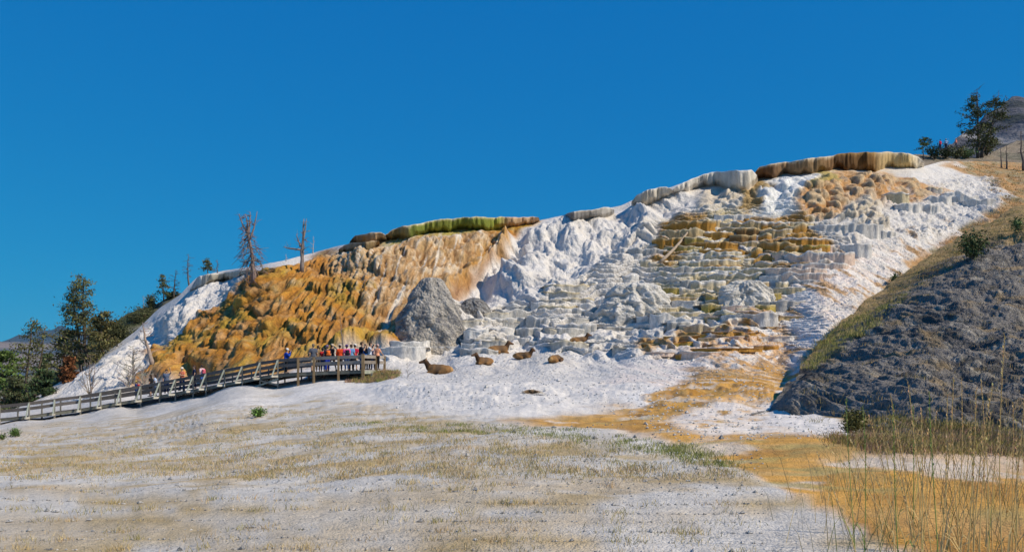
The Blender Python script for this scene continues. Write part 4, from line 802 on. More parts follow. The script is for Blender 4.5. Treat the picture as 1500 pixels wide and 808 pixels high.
# right crest
pine(1430, 234, 131, 'big ragged two-trunk pine on the right skyline', 51, at=slope_at(1434, 232), nbr=46, blen=.20, b0=.14, dens=32, second=((2.6, .3), (.12, 0), .95), leaf=.21, deadtop=.10, green=(.06, .075, .025))
pine(1354, 238, 206, 'small flat-topped pine left of the right skyline shrubs', 52, at=slope_at(1354, 234), nbr=12, blen=.3, b0=.55, dens=26, leaf=.18, green=(.05, .08, .025))
for (x, yb, yt, wd, sd_, lab, gr) in [(1368, 237, 217, 24, 53, 'dark round shrub right of the flat-topped pine', (.035, .055, .02)), (1384, 237, 220, 22, 54, 'dark shrub beside the skyline visitors', (.04, .05, .02)), (1400, 237, 219, 22, 55, 'olive shrub between the visitors and the big pine', (.08, .08, .03)), (1415, 236, 223, 26, 56, 'bright green shrub at the foot of the big skyline pine', (.07, .11, .03)), (1446, 232, 214, 26, 57, 'olive foliage low beside the big skyline pine', (.06, .075, .02))]:
    shrub(x, yb, yt, wd, lab, sd_, at=slope_at(x, yb - 4), n=900, green=gr, leaf=.18)
snag(1468, 246, 214, 'shorter of two thin snags on the brown crest', 58, nbr=5, blen=.1, c=(.14, .12, .11), r0=.10)
snag(1475, 247, 212, 'second thin snag right beside the shorter one', 59, nbr=5, blen=.1, c=(.14, .12, .11), r0=.12)
snag(1499, 250, 190, 'knob-topped dark snag at the right edge of the view', 60, nbr=9, blen=.12, c=(.15, .12, .11), r0=.18, lean=(-.06, 0))
snag(168, 505, 470, 'thin bare stem on the shrubby slope right of the tallest pine', 71, at=back_at(168, 500), nbr=10, blen=.2, c=(.35, .30, .26), r0=.07)
snag(212, 470, 440, 'thin grey stem rising from the shrubs below the left crest', 72, at=back_at(212, 462), nbr=10, blen=.2, c=(.35, .30, .26), r0=.06)
snag(1390, 236, 206, 'faint dead stem above the skyline visitors', 61, at=slope_at(1390, 232), nbr=6, blen=.15, c=(.35, .32, .3), r0=.06)
shrub(1427, 384, 350, 38, 'dark green shrub on the upper edge of the grey hillside', 62, at=grey_at(1427, 380), green=(.06, .085, .03), n=1300, leaf=.11)
shrub(1311, 420, 402, 18, 'little green shrub where the white sheet meets the brown bank', 63, green=(.07, .11, .035), n=400, leaf=.11)
shrub(1494, 345, 325, 22, 'pale green shrub high on the brown bank at the right edge', 64, at=grey_at(1494, 340), green=(.10, .14, .05), n=500, leaf=.09)
shrub(378, 611, 597, 21, 'small bright green juniper on the white foreground crust', 65, green=(.07, .13, .025), n=700, leaf=.045)
shrub(23, 640, 628, 17, 'low green bush in front of the low end of the boardwalk', 66, green=(.07, .12, .03), n=600, leaf=.05)
shrub(3, 644, 635, 10, 'green bush cut by the left edge below the boardwalk', 67, green=(.07, .10, .03), n=300, leaf=.05)
shrub(1246, 634, 600, 40, 'olive tuft bush at the toe of the grey hillside', 68, green=(.10, .095, .03), n=1500, leaf=.035)
# fallen log
a_, b2 = ground(966, 388), ground(1022, 328); m = MB(); t = np.linspace(0, 1, 8)[:, None]; q = np.array(a_) * (1 - t) + np.array(b2) * t + np.array([0, -.5, .25]); q[:, 0] += .15 * np.sin(t[:, 0] * 5)
m.tube(q, np.linspace(.17, .07, 8), 7, (.38, .30, .22))
for k in (2, 4, 5): m.tube([q[k], q[k] + np.array([-.3, -.15, .35])], [.04, .015], 4, (.38, .3, .22))
m.build('fallen_log', M['bark'], True, label='bare grey pole leaning down the brown and cream terraces', cat='log')
# burrow: a shallow dark hollow with a raised lip of crust
p = ground(778, 577)
m = MB(); nu = 40; u = np.linspace(0, 2 * np.pi, nu + 1)[:-1]; V = []
for (r, z) in ((.95, -.03), (.7, .10), (.5, .17), (.40, .10), (.34, -.12), (.25, -.4), (0.02, -.45)):
    k = 1 + .12 * np.sin(3 * u + 1) + .08 * np.sin(7 * u); V.append(np.stack([np.cos(u) * r * k * 1.1, np.sin(u) * r * k * .8, z * (1 + .9 * np.sin(u) * (z > 0)) + 0 * u], -1))
i = np.arange(7 * nu).reshape(7, nu); j = np.roll(i, -1, 1); V = [v * .5 for v in V]; cc = np.array([(.7, .68, .66)] * nu + [(.5, .45, .38)] * nu + [(.4, .28, .17)] * nu + [(.15, .10, .06)] * nu + [(.05, .035, .025)] * 3 * nu)
m.add(np.concatenate(V), q=np.stack([i[:-1], j[:-1], j[1:], i[1:]], -1).reshape(-1, 4), c=cc); o = m.build('burrow_hole', M['soil'], True, label='dark burrow opening in the white crust below the elk', cat='burrow'); o.location = p + Vector((0, 0, .02))
print('plants', round(time.time() - T0, 1))

# ------------------------------------------------------------------ grass
def blades(name, base, h, wd, cols_, seed, label, bend=.9, **k):
    n = len(base); rs = np.random.RandomState(seed); a = rs.uniform(0, 2 * np.pi, n); d = np.stack([np.cos(a), np.sin(a), 0 * a], -1)
    s = np.stack([-np.sin(a + 1.2), np.cos(a + 1.2), 0 * a], -1) * (wd / 2)[:, None]; up = np.zeros((n, 3)); up[:, 2] = 1; H = h[:, None]; L = rs.uniform(.1, bend, n)[:, None] * H
    V = np.stack([base - s, base + s, base + d * L * .35 + up * H * .6 + s * .7, base + d * L * .35 + up * H * .6 - s * .7, base + d * L + up * H], 1).reshape(-1, 3)
    i = np.arange(n)[:, None] * 5; me_ = npmesh(name, V, [i + np.array([[0, 1, 2, 3]]), i + np.array([[3, 2, 4]])], M['grass'], np.repeat(cols_, 5, 0), smooth=False)
    return meshobj(name, me_, kind='stuff', label=label, **k)
rs = np.random.RandomState(5)
def tufts(n, xr, yr, maskf, per, hr, spread, palette):
    """tuft centres by picture region, rooted on the ground"""
    px = rs.uniform(*xr, n); py = rs.uniform(*yr, n); B_ = []; Hh = []; Cc = []; Wd = []
    for a, b in zip(px, py):
        if not maskf(a, b): continue
        p = ground(a, b); k = int(per * rs.uniform(.5, 1.5)); c0 = np.array(palette[rs.randint(len(palette))]); r = spread * rs.uniform(.5, 1.6)
        q = np.array(p) + np.stack([rs.normal(0, r, k), rs.normal(0, r, k), np.full(k, -.02)], -1); B_.append(q); hh = rs.uniform(*hr) * rs.uniform(.5, 1.2, k); Hh.append(hh)
        Cc.append(np.tile(c0, (k, 1)) * rs.uniform(.75, 1.25, (k, 1))); Wd.append(np.full(k, .004 + .00035 * p.y))
    return np.concatenate(B_), np.concatenate(Hh), np.concatenate(Wd), np.concatenate(Cc)
TANS = [(.50, .38, .19), (.44, .34, .16), (.54, .43, .25), (.38, .31, .13), (.31, .28, .11), (.46, .32, .17)]
GRNS = [(.20, .24, .06), (.24, .25, .07), (.30, .28, .10)]
def m_fore(a, b):
    lim = np.interp(a, [0, 250, 420, 560, 700, 900, 1080], [632, 612, 596, 600, 622, 648, 676]); v = float(fbm(np.array([a / 45.]), np.array([b / 9.]), 97, 3)[0])
    v2 = float(fbm(np.array([a / 14.]), np.array([b / 4.]), 197, 2)[0])
    return b > lim + v * 20 and v + .6 * v2 > (.02 if b > lim + 22 else .16) and (a < 1090)
Bq = tufts(10500, (-30, 1090), (590, 700), m_fore, 16, (.03, .10), .13, TANS)
blades('dry_grass', *Bq, 6, 'sparse dry grass tufts over the pale foreground')
Bq = tufts(900, (-100, 1100), (700, 860), lambda a, b: float(fbm(np.array([a / 60.]), np.array([b / 25.]), 98, 3)[0]) > 0, 26, (.03, .10), .09, TANS)
blades('dry_grass', *Bq, 7, 'dry grass tufts at the very front of the pale ground')
def m_green(a, b):
    v = float(fbm(np.array([a / 30.]), np.array([b / 6.]), 99, 3)[0])
    return v > -.25 and (inpoly(a, b, [(960, 650), (1000, 648), (1060, 668), (1080, 684), (1040, 684), (980, 668)]) or (v > .02 and inpoly(a, b, [(720, 622), (830, 628), (900, 636), (980, 650), (1000, 670), (900, 655), (800, 640), (600, 632), (480, 624), (560, 616), (660, 620)])))
Bq = tufts(4200, (460, 1100), (610, 690), m_green, 17, (.04, .11), .12, GRNS)
blades('green_grass', *Bq, 8, 'greener grass along the edge of the ochre flats')
def m_bank(a, b): return inpoly(a, b, [(1185, 525), (1215, 480), (1250, 455), (1285, 455), (1285, 480), (1240, 505), (1200, 530)])
def tufts_on(look, n, poly, per, hr, spread, palette, seed):
    r_ = np.random.RandomState(seed); xs = [p[0] for p in poly]; ys = [p[1] for p in poly]; B_ = []; Hh = []; Cc = []; Wd = []
    for _ in range(n):
        a = r_.uniform(min(xs), max(xs)); b = r_.uniform(min(ys), max(ys))
        if not inpoly(a, b, poly): continue
        p = look(a, b); k = int(per * r_.uniform(.5, 1.5)); c0 = np.array(palette[r_.randint(len(palette))])
        B_.append(np.array(p) + np.stack([r_.normal(0, spread, k), r_.normal(0, spread, k), np.full(k, -.03)], -1)); Hh.append(r_.uniform(*hr) * r_.uniform(.5, 1.2, k)); Cc.append(np.tile(c0, (k, 1)) * r_.uniform(.7, 1.3, (k, 1))); Wd.append(np.full(k, .005 + .0004 * p.y))
    return np.concatenate(B_), np.concatenate(Hh), np.concatenate(Wd), np.concatenate(Cc)
Bq = tufts_on(grey_at, 1300, [(1175, 545), (1200, 505), (1240, 470), (1290, 450), (1330, 430), (1330, 440), (1285, 480), (1240, 508), (1195, 540)], 24, (.12, .3), .2, [(.34, .31, .10), (.40, .32, .14), (.25, .26, .07)], 1)
blades('bank_grass', *Bq, 9, 'olive grass patch on the shoulder of the grey hillside')
Bq = tufts_on(grey_at, 1500, [(1290, 440), (1345, 392), (1400, 356), (1500, 304), (1500, 345), (1430, 375), (1350, 420), (1300, 452)], 16, (.08, .2), .25, [(.44, .28, .11), (.33, .26, .10), (.24, .22, .08)], 2)
blades('bank_grass', *Bq, 10, 'dry brown grass band along the top of the grey hillside')
Bq = tufts_on(grey_at, 900, [(1170, 560), (1240, 500), (1400, 400), (1500, 350), (1500, 640), (1300, 640), (1200, 610)], 10, (.05, .18), .14, [(.35, .26, .12), (.28, .22, .10)], 3)
blades('hillside_grass', *Bq, 11, 'sparse dry tufts on the dark grey hillside')
Bq = tufts_on(ground, 1200, [(1430, 240), (1500, 243), (1500, 300), (1420, 340), (1350, 385), (1380, 350), (1470, 300), (1440, 262), (1390, 242)], 12, (.12, .35), .3, [(.50, .29, .11), (.44, .28, .11), (.34, .27, .10)], 4)
blades('crest_grass', *Bq, 12, 'orange brown dry grass on the right crest')
Bq = tufts_on(ground, 260, [(508, 560), (540, 550), (560, 545), (580, 543), (582, 553), (550, 560)], 60, (.12, .34), .16, [(.26, .26, .08), (.32, .24, .10), (.40, .24, .14)], 5)
blades('platform_grass', *Bq, 13, 'reddish and green grass clump at the platform corner')
Bq = tufts_on(lambda a, b: grey_at(a, b) if b < 640 and a > 1200 else ground(a, b), 1500, [(1190, 612), (1250, 622), (1300, 612), (1400, 622), (1500, 632), (1500, 668), (1380, 664), (1280, 662), (1220, 645)], 26, (.06, .2), .12, [(.30, .25, .07), (.30, .26, .09), (.36, .22, .15), (.40, .30, .14)], 6)
blades('toe_grass', *Bq, 14, 'mixed green and reddish grass at the foot of the grey hillside')
# thin low stems close to the camera, right
n = 900; xs = rs.uniform(1.9, 5.8, n); ys = rs.uniform(5.0, 10.5, n); ok = xs / ys * F + 750 > 1230 + rs.normal(0, 60, n); xs, ys = xs[ok], ys[ok]; n = len(xs); zs = ground_many(xs, ys)
hh = rs.uniform(.25, .75, n); cc = np.array([(.45, .34, .15), (.38, .27, .12), (.25, .27, .08), (.5, .4, .22)])[rs.randint(0, 4, n)] * rs.uniform(.7, 1.2, (n, 1))
blades('front_grass', np.stack([xs, ys, zs - .03], -1), hh, np.full(n, .006), cc, 15, 'low dry grass stems in the right foreground', bend=.6)
# tall seeding stalks, one object each
def stalk_mesh(seed, H, lean, green=False, heads=.45):
    r_ = np.random.RandomState(seed); m = MB(); t = np.linspace(0, 1, 8); q = np.stack([lean * H * t ** 1.5, .04 * H * np.sin(t * 3 + seed), H * t], -1)
    c = (.20, .26, .07) if green else (.50, .36, .15); c2 = (.22, .28, .08) if green else (.55, .39, .19); m.tube(q, .0042 - .0025 * t, 4, c)
    n = int(60 * heads * H) + 12
    for k in range(n):
        u = 1 - heads * (k / n) ; p = np.array([np.interp(u, t, q[:, i]) for i in range(3)]); a = r_.uniform(0, 6.28); L = r_.uniform(.012, .028)
        d = np.array([np.cos(a) * .45, np.sin(a) * .45, 1.0]) * L; s = np.array([-np.sin(a), np.cos(a), 0]) * L * .22
        m.add([p, p + d * .5 + s, p + d, p + d * .5 - s], q=[(0, 1, 2, 3)], c=tuple(v * r_.uniform(.8, 1.15) for v in c2))
    for k in range(2):
        a = r_.uniform(0, 6.28); u = np.linspace(0, 1, 5); L = H * r_.uniform(.25, .4); p = np.array([np.cos(a), np.sin(a), 0]); B0 = p * (u * L * .5)[:, None] + np.array([0, 0, 1]) * (L * (1.3 * u - .9 * u ** 2))[:, None] + np.array([0, 0, .1 * H])
        s = np.cross(p, (0, 0, 1)) * .004; V = np.concatenate([B0 - s, B0 + s]); m.add(V, q=[(i, i + 1, i + 6, i + 5) for i in range(4)], c=c)
    return m.mesh('grass_stalk', M['grass'])
STK = [(1473, 489, .0, 0), (1326, 556, -.12, 0), (1391, 550, .03, 0), (1407, 552, .02, 0), (1441, 555, -.01, 0), (1461, 563, .14, 0), (1306, 576, -.13, 0), (1385, 575, -.03, 0), (1423, 569, .0, 0), (1270, 605, -.2, 0), (1290, 612, -.1, 0),
       (1367, 573, -.01, 1), (1242, 585, -.04, 1), (1307, 592, -.05, 1), (1334, 590, -.04, 1), (1261, 592, -.03, 1), (1350, 598, .02, 0), (1376, 603, .14, 0), (1399, 597, -.02, 0), (1452, 600, .05, 0), (1480, 590, -.04, 0), (1495, 568, .05, 0), (1487, 615, .02, 0),
       (1428, 610, .12, 0), (1340, 612, -.1, 0), (1315, 622, -.15, 0), (1358, 628, .05, 0), (1416, 630, -.06, 0), (1183, 628, -.75, 0), (1245, 640, -.45, 0), (1200, 662, -.3, 0), (1467, 625, .08, 0), (1436, 622, -.08, 0), (1382, 638, .0, 0), (1490, 640, -.12, 0), (1300, 645, -.2, 0)]
G1 = 'tall dry grass stalks in the right foreground'; 
for k, (x, y, ln, gr) in enumerate(STK):
    d = 5.4 + 2.2 * ((k * 7) % 11) / 11; zt = (HZ - y) / F * d; zg = ground_xy((x - 750) / F * d, d); H = zt - zg
    o = meshobj('grass_stalk', stalk_mesh(k, H, ln, bool(gr)), cat='grass')
    o.location = ((x - 750) / F * d - ln * H, d, zg - .01)
    if k == 0: o['label'] = 'tallest dry grass stalk near the right edge'
    elif k == 28: o['label'] = 'bent dry stalk leaning far to the left over the ochre flats'
    elif gr: o['label'] = 'green upright grass stalk among the dry ones'; o['group'] = 'green grass stalks in the right foreground'
    else: o['label'] = 'tall dry tan grass stalk with bristly seed head'; o['group'] = G1
print('grass', round(time.time() - T0, 1))
# loose crust fragments
n = 5200; px = rs.uniform(560, 1300, n); py = rs.uniform(440, 650, n); m = MB(); Vs = []; k = 0
base = np.array([(1, 0, 0), (-1, 0, 0), (0, 1, 0), (0, -1, 0), (0, 0, .8), (0, 0, -.8)], float); tri = np.array([(0, 2, 4), (2, 1, 4), (1, 3, 4), (3, 0, 4), (2, 0, 5), (1, 2, 5), (3, 1, 5), (0, 3, 5)])
for a, b in zip(px, py):
    if not (inpoly(a, b, [(560, 600), (600, 530), (760, 505), (900, 490), (980, 520), (1100, 540), (1150, 600), (1260, 640), (1000, 645), (850, 590), (700, 600)]) or inpoly(a, b, [(1050, 540), (1150, 440), (1300, 380), (1220, 480), (1150, 560)])): continue
    p = ground(a, b); s = rs.uniform(.02, .07) * (p.y / 45) ** .7 * (1.8 if rs.rand() < .06 else 1); ro = np.array(Matrix.Rotation(rs.uniform(0, 6.28), 3, 'Z')); g_ = rs.uniform(.5, .78)
    m.add((base * rs.uniform(.6, 1.3, (6, 3)) * s) @ ro.T + np.array(p) + np.array([0, 0, s * .25]), t=tri, c=(g_, g_ * .97, g_ * .93))
for a, b in zip(rs.uniform(-40, 1120, 2600), 620 + 190 * rs.uniform(0, 1, 2600) ** 1.5):
    p = ground(a, b); s = rs.uniform(.008, .028) * (p.y / 15) ** .6 * (2.2 if rs.rand() < .05 else 1); ro = np.array(Matrix.Rotation(rs.uniform(0, 6.28), 3, 'Z')); g_ = rs.uniform(.28, .6)
    m.add((base * rs.uniform(.6, 1.3, (6, 3)) * s) @ ro.T + np.array(p) + np.array([0, 0, s * .25]), t=tri, c=(g_, g_ * .95, g_ * .88))
m.build('crust_fragments', M['travertine'], False, kind='stuff', label='scattered loose pieces of pale crust')


# ------------------------------------------------------------------ boardwalk and viewing platform
GW = (.22, .21, .18); GD_ = (.125, .11, .10); GL = (.36, .39, .33); BR = (.22, .155, .085)
PATH = [(-45, 616, 64), (0, 612.5, 64), (43, 608, 64), (80, 603, 64.5), (118, 598, 65), (148, 593, 65), (177, 588, 65), (207, 583.5, 64.8), (235, 578.5, 64.2), (258, 574, 63.6), (284, 569.5, 62.8), (303, 566, 62.2), (330, 560.5, 61.2), (356, 556, 60.2), (382, 550.5, 59.4), (408, 547, 58.7), (437, 545, 58)]
bw = empty('boardwalk', W(240, 600, 64), label='long weathered wooden boardwalk with railings climbing to the platform', cat='boardwalk')
def pr(m, name, parent, mat=M['wood'], origin=None):
    o = m.build(name, mat, parent=parent); o.location = -parent.location if parent.parent is None else (0, 0, 0); return o
fp = [Vector(W(*q)) for q in PATH]
WID = 2.3; RH = .95
def jj(c, k=.12): f_ = 1 + rng.uniform(-k, k); return tuple(v * f_ for v in c)
nrm = []
for i in range(len(fp)):
    t = (fp[min(i + 1, len(fp) - 1)] - fp[max(i - 1, 0)]); t.z = 0; t.normalize(); nrm.append(Vector((-t.y, t.x, 0)))
def seg(a, b, parent, na, nb_, wid):
    """deck between two bays"""
    m = MB(); up = (0, 0, 1); A2, B2 = a + na * wid, b + nb_ * wid; d = (b - a); L = d.length; n = max(int(L / .16), 4)
    for k in range(n):
        u = (k + .5) / n; m.beam(a.lerp(b, u) + Vector((0, 0, -.02)), A2.lerp(B2, u) + Vector((0, 0, -.02)), L / n - .012, .04, c=jj((.13, .115, .10)))
    pr(m, 'deck_planks', parent)
    for s_, (p, q) in enumerate(((a, b), (A2, B2))):
        m = MB(); m.beam(p + Vector((0, 0, -.14)), q + Vector((0, 0, -.14)), .07, .18, c=jj((.17, .165, .13))); pr(m, 'side_beam', parent)
def rails(a, b, parent, c=GD_, back=False, heights=(.86, .50)):
    for h in heights:
        m = MB(); off = Vector((0, -.0, 0)); z = Vector((0, 0, h)); e = (b - a) * .004
        m.beam(a + z + e, b + z - e, .045, .21, c=jj(c, .2)); pr(m, 'rail', parent)
def post(p, n, parent, strut=True, wide=.10, top=RH, c=GW):
    zg = ground_xy(p.x, p.y); m = MB(); q = p - n * .06
    m.beam(q + Vector((0, 0, min(zg - p.z, -.2) - .2)), q + Vector((0, 0, top)), wide, wide, up=(0, 1, 0), c=jj(c)); pr(m, 'post', parent)
    if strut:
        m = MB(); f = p - n * .62 + Vector((0, 0, -.12)); m.beam(f, q + Vector((0, 0, top - .08)) - n * .05, .11, .06, up=(1, 0, 0), c=jj(GL)); pr(m, 'brace', parent)
        m = MB(); m.beam(p - n * .72 + Vector((0, 0, -.17)), p + n * .1 + Vector((0, 0, -.17)), .10, .13, c=jj((.50, .47, .40))); pr(m, 'outrigger', parent)
for i in range(len(fp) - 1):
    seg(fp[i], fp[i + 1], bw, nrm[i], nrm[i + 1], WID)
    rails(fp[i] - nrm[i] * .0, fp[i + 1] - nrm[i + 1] * .0, bw); rails(fp[i] + nrm[i] * WID, fp[i + 1] + nrm[i + 1] * WID, bw)
    post(fp[i], nrm[i], bw, True, .09); post(fp[i] + nrm[i] * (WID + .08), nrm[i], bw, False, .09)
# one long cross brace under the high bays
m = MB(); m.beam(fp[-4] + Vector((0, -.1, -.75)), fp[-2] + Vector((0, -.1, -.35)), .08, .10, c=GL); pr(m, 'cross_brace', bw)
m = MB(); m.beam(fp[-3] + Vector((0, -.1, -.3)), fp[-2] + Vector((0, -.1, -.75)), .08, .10, c=GW); pr(m, 'cross_brace', bw)
pf = empty('viewing_platform', W(490, 560, 58), label='raised wooden viewing platform crowded with visitors at the boardwalk end', cat='platform')
FR = [Vector(W(437, 545, 58)), Vector(W(460, 544, 57.8)), Vector(W(496, 542.6, 57.4)), Vector(W(532, 541.5, 57))]; DEP = 4.0
for i in range(3):
    seg(FR[i], FR[i + 1], pf, Vector((0, 1, 0)), Vector((0, 1, 0)), DEP)
    rails(FR[i], FR[i + 1], pf, c=(.22, .20, .18)); rails(FR[i] + Vector((0, DEP, 0)), FR[i + 1] + Vector((0, DEP, 0)), pf, c=(.2, .18, .16))
    post(FR[i], Vector((0, 1, 0)), pf, False, .13, c=BR); post(FR[i] + Vector((0, DEP, 0)), Vector((0, 1, 0)), pf, False, .11, c=BR)
    for dd in (1.3, 2.7): post(FR[i] + Vector((0.4, dd, -.06)), Vector((0, 1, 0)), pf, False, .12, top=-.06, c=GD_)
post(FR[3], Vector((0, 1, 0)), pf, False, .18, top=1.02, c=BR)
E1 = Vector(W(551, 541, 59.0)); E2 = Vector(W(563.5, 540.2, 60.8)); E2.z = E1.z = FR[3].z
m = MB(); ed = [FR[3], E1, E2, Vector((FR[3].x, FR[3].y + DEP, FR[3].z))]
V = [Vector(q) + Vector((0, 0, dz)) for dz in (-.003, -.043) for q in ed]; m.add([tuple(v) for v in V], q=[(0, 1, 2, 3), (7, 6, 5, 4), (0, 4, 5, 1), (1, 5, 6, 2), (2, 6, 7, 3), (3, 7, 4, 0)], c=(.33, .30, .27)); pr(m, 'deck_corner', pf)
for a, b in ((FR[3], E1), (E1, E2), (E2, ed[3])):
    rails(a, b, pf, c=(.30, .26, .22)); m = MB(); m.beam(a + Vector((0, 0, -.15)), b + Vector((0, 0, -.15)), .07, .2, c=(.36, .38, .30)); pr(m, 'side_beam', pf)
for q in (E1, E2): post(q, Vector((0, 1, 0)), pf, False, .15, c=BR)
for dx in (.3, 1.0):
    m = MB(); m.beam(FR[3] + Vector((dx * .4 + .15, .3, -1.0)), FR[3] + Vector((dx * .9 + .3, .2, -.2)), .09, .09, c=GL); pr(m, 'brace', pf)
def deck_at(px):
    """deck height and distance of the front edge at a picture column"""
    q = PATH + [(460, 544, 57.8), (496, 542.6, 57.4), (532, 541.5, 57), (551, 541, 57), (565, 541, 57)]
    xs = [a[0] for a in q]; return np.interp(px, xs, [a[1] for a in q]), np.interp(px, xs, [a[2] for a in q])
print('boardwalk', round(time.time() - T0, 1))

# ------------------------------------------------------------------ figures: one smooth surface grown round a skeleton
def surface(bones, cell, k=.035):
    """bones: (p0, p1, r0, r1, colour). Returns verts, quads, colours"""
    B_ = [(np.array(a, np.float32), np.array(b, np.float32), r0, r1, c_) for a, b, r0, r1, c_ in bones]
    lo = np.min([np.minimum(a, b) - max(r0, r1) for a, b, r0, r1, _ in B_], 0) - 3 * cell; hi = np.max([np.maximum(a, b) + max(r0, r1) for a, b, r0, r1, _ in B_], 0) + 3 * cell
    n = np.ceil((hi - lo) / cell).astype(int); ax = [lo[i] + cell * np.arange(n[i]) for i in range(3)]; G = np.stack(np.meshgrid(*ax, indexing='ij'), -1)
    acc = np.zeros(G.shape[:3], np.float32)
    def dist(Q, a, b, r0, r1):
        d = b - a; t = np.clip(((Q - a) @ d) / (d @ d + 1e-9), 0, 1); return np.linalg.norm(Q - a - t[..., None] * d, axis=-1) - (r0 + (r1 - r0) * t)
    for a, b, r0, r1, _ in B_: acc += np.exp(-np.clip(dist(G, a, b, r0, r1), -.3, 1.5) / k)
    f = -k * np.log(acc + 1e-20)
    s = f < 0; sh = s.shape; corners = [(i, j, l) for i in (0, 1) for j in (0, 1) for l in (0, 1)]
    cs = np.stack([f[i:sh[0] - 1 + i, j:sh[1] - 1 + j, l:sh[2] - 1 + l] for i, j, l in corners], -1); neg = cs < 0; act = neg.any(-1) & ~neg.all(-1)
    ids = -np.ones(act.shape, np.int64); ci = np.argwhere(act); ids[act] = np.arange(len(ci)); v = cs[act]; acc2 = np.zeros((len(ci), 3)); cnt = np.zeros(len(ci))
    for e0 in range(8):
        for e1_ in range(e0 + 1, 8):
            c0, c1 = np.array(corners[e0]), np.array(corners[e1_])
            if np.abs(c0 - c1).sum() != 1: continue
            m_ = (v[:, e0] < 0) != (v[:, e1_] < 0); t = v[:, e0] / (v[:, e0] - v[:, e1_] + 1e-12); p = c0 + (c1 - c0) * t[:, None]; acc2[m_] += p[m_]; cnt[m_] += 1
    V = lo + cell * (ci + acc2 / cnt[:, None]); q = []
    for axn in range(3):
        o1, o2 = [(1, 2), (2, 0), (0, 1)][axn]; s0 = [slice(None)] * 3; s1 = [slice(None)] * 3; s0[axn] = slice(0, -1); s1[axn] = slice(1, None)
        a = s[tuple(s0)]; b = s[tuple(s1)]; ch = np.argwhere(a != b); fl = a[tuple(ch.T)]
        d1 = np.zeros(3, int); d1[o1] = 1; d2 = np.zeros(3, int); d2[o2] = 1
        qq = np.stack([ids[tuple((ch - d1 - d2).T)], ids[tuple((ch - d2).T)], ids[tuple(ch.T)], ids[tuple((ch - d1).T)]], -1); qq[~fl] = qq[~fl][:, ::-1]; q.append(qq)
    q = np.concatenate(q); q = q[(q >= 0).all(1)]
    dd = np.stack([dist(V.astype(np.float32), a, b, r0, r1) for a, b, r0, r1, _ in B_], -1); wgt = np.exp(-(dd - dd.min(-1, keepdims=True)) / .012); wgt /= wgt.sum(-1, keepdims=True)
    return V, q, wgt @ np.array([c_ for *_, c_ in B_])
def figure(name, bones, cell, mat, k=.035, **kw):
    V, q, c_ = surface(bones, cell, k); return meshobj(name, npmesh(name, V, q, mat, c_), **kw)
SK = [(.52, .32, .22), (.45, .27, .18), (.58, .38, .28), (.30, .17, .11)]
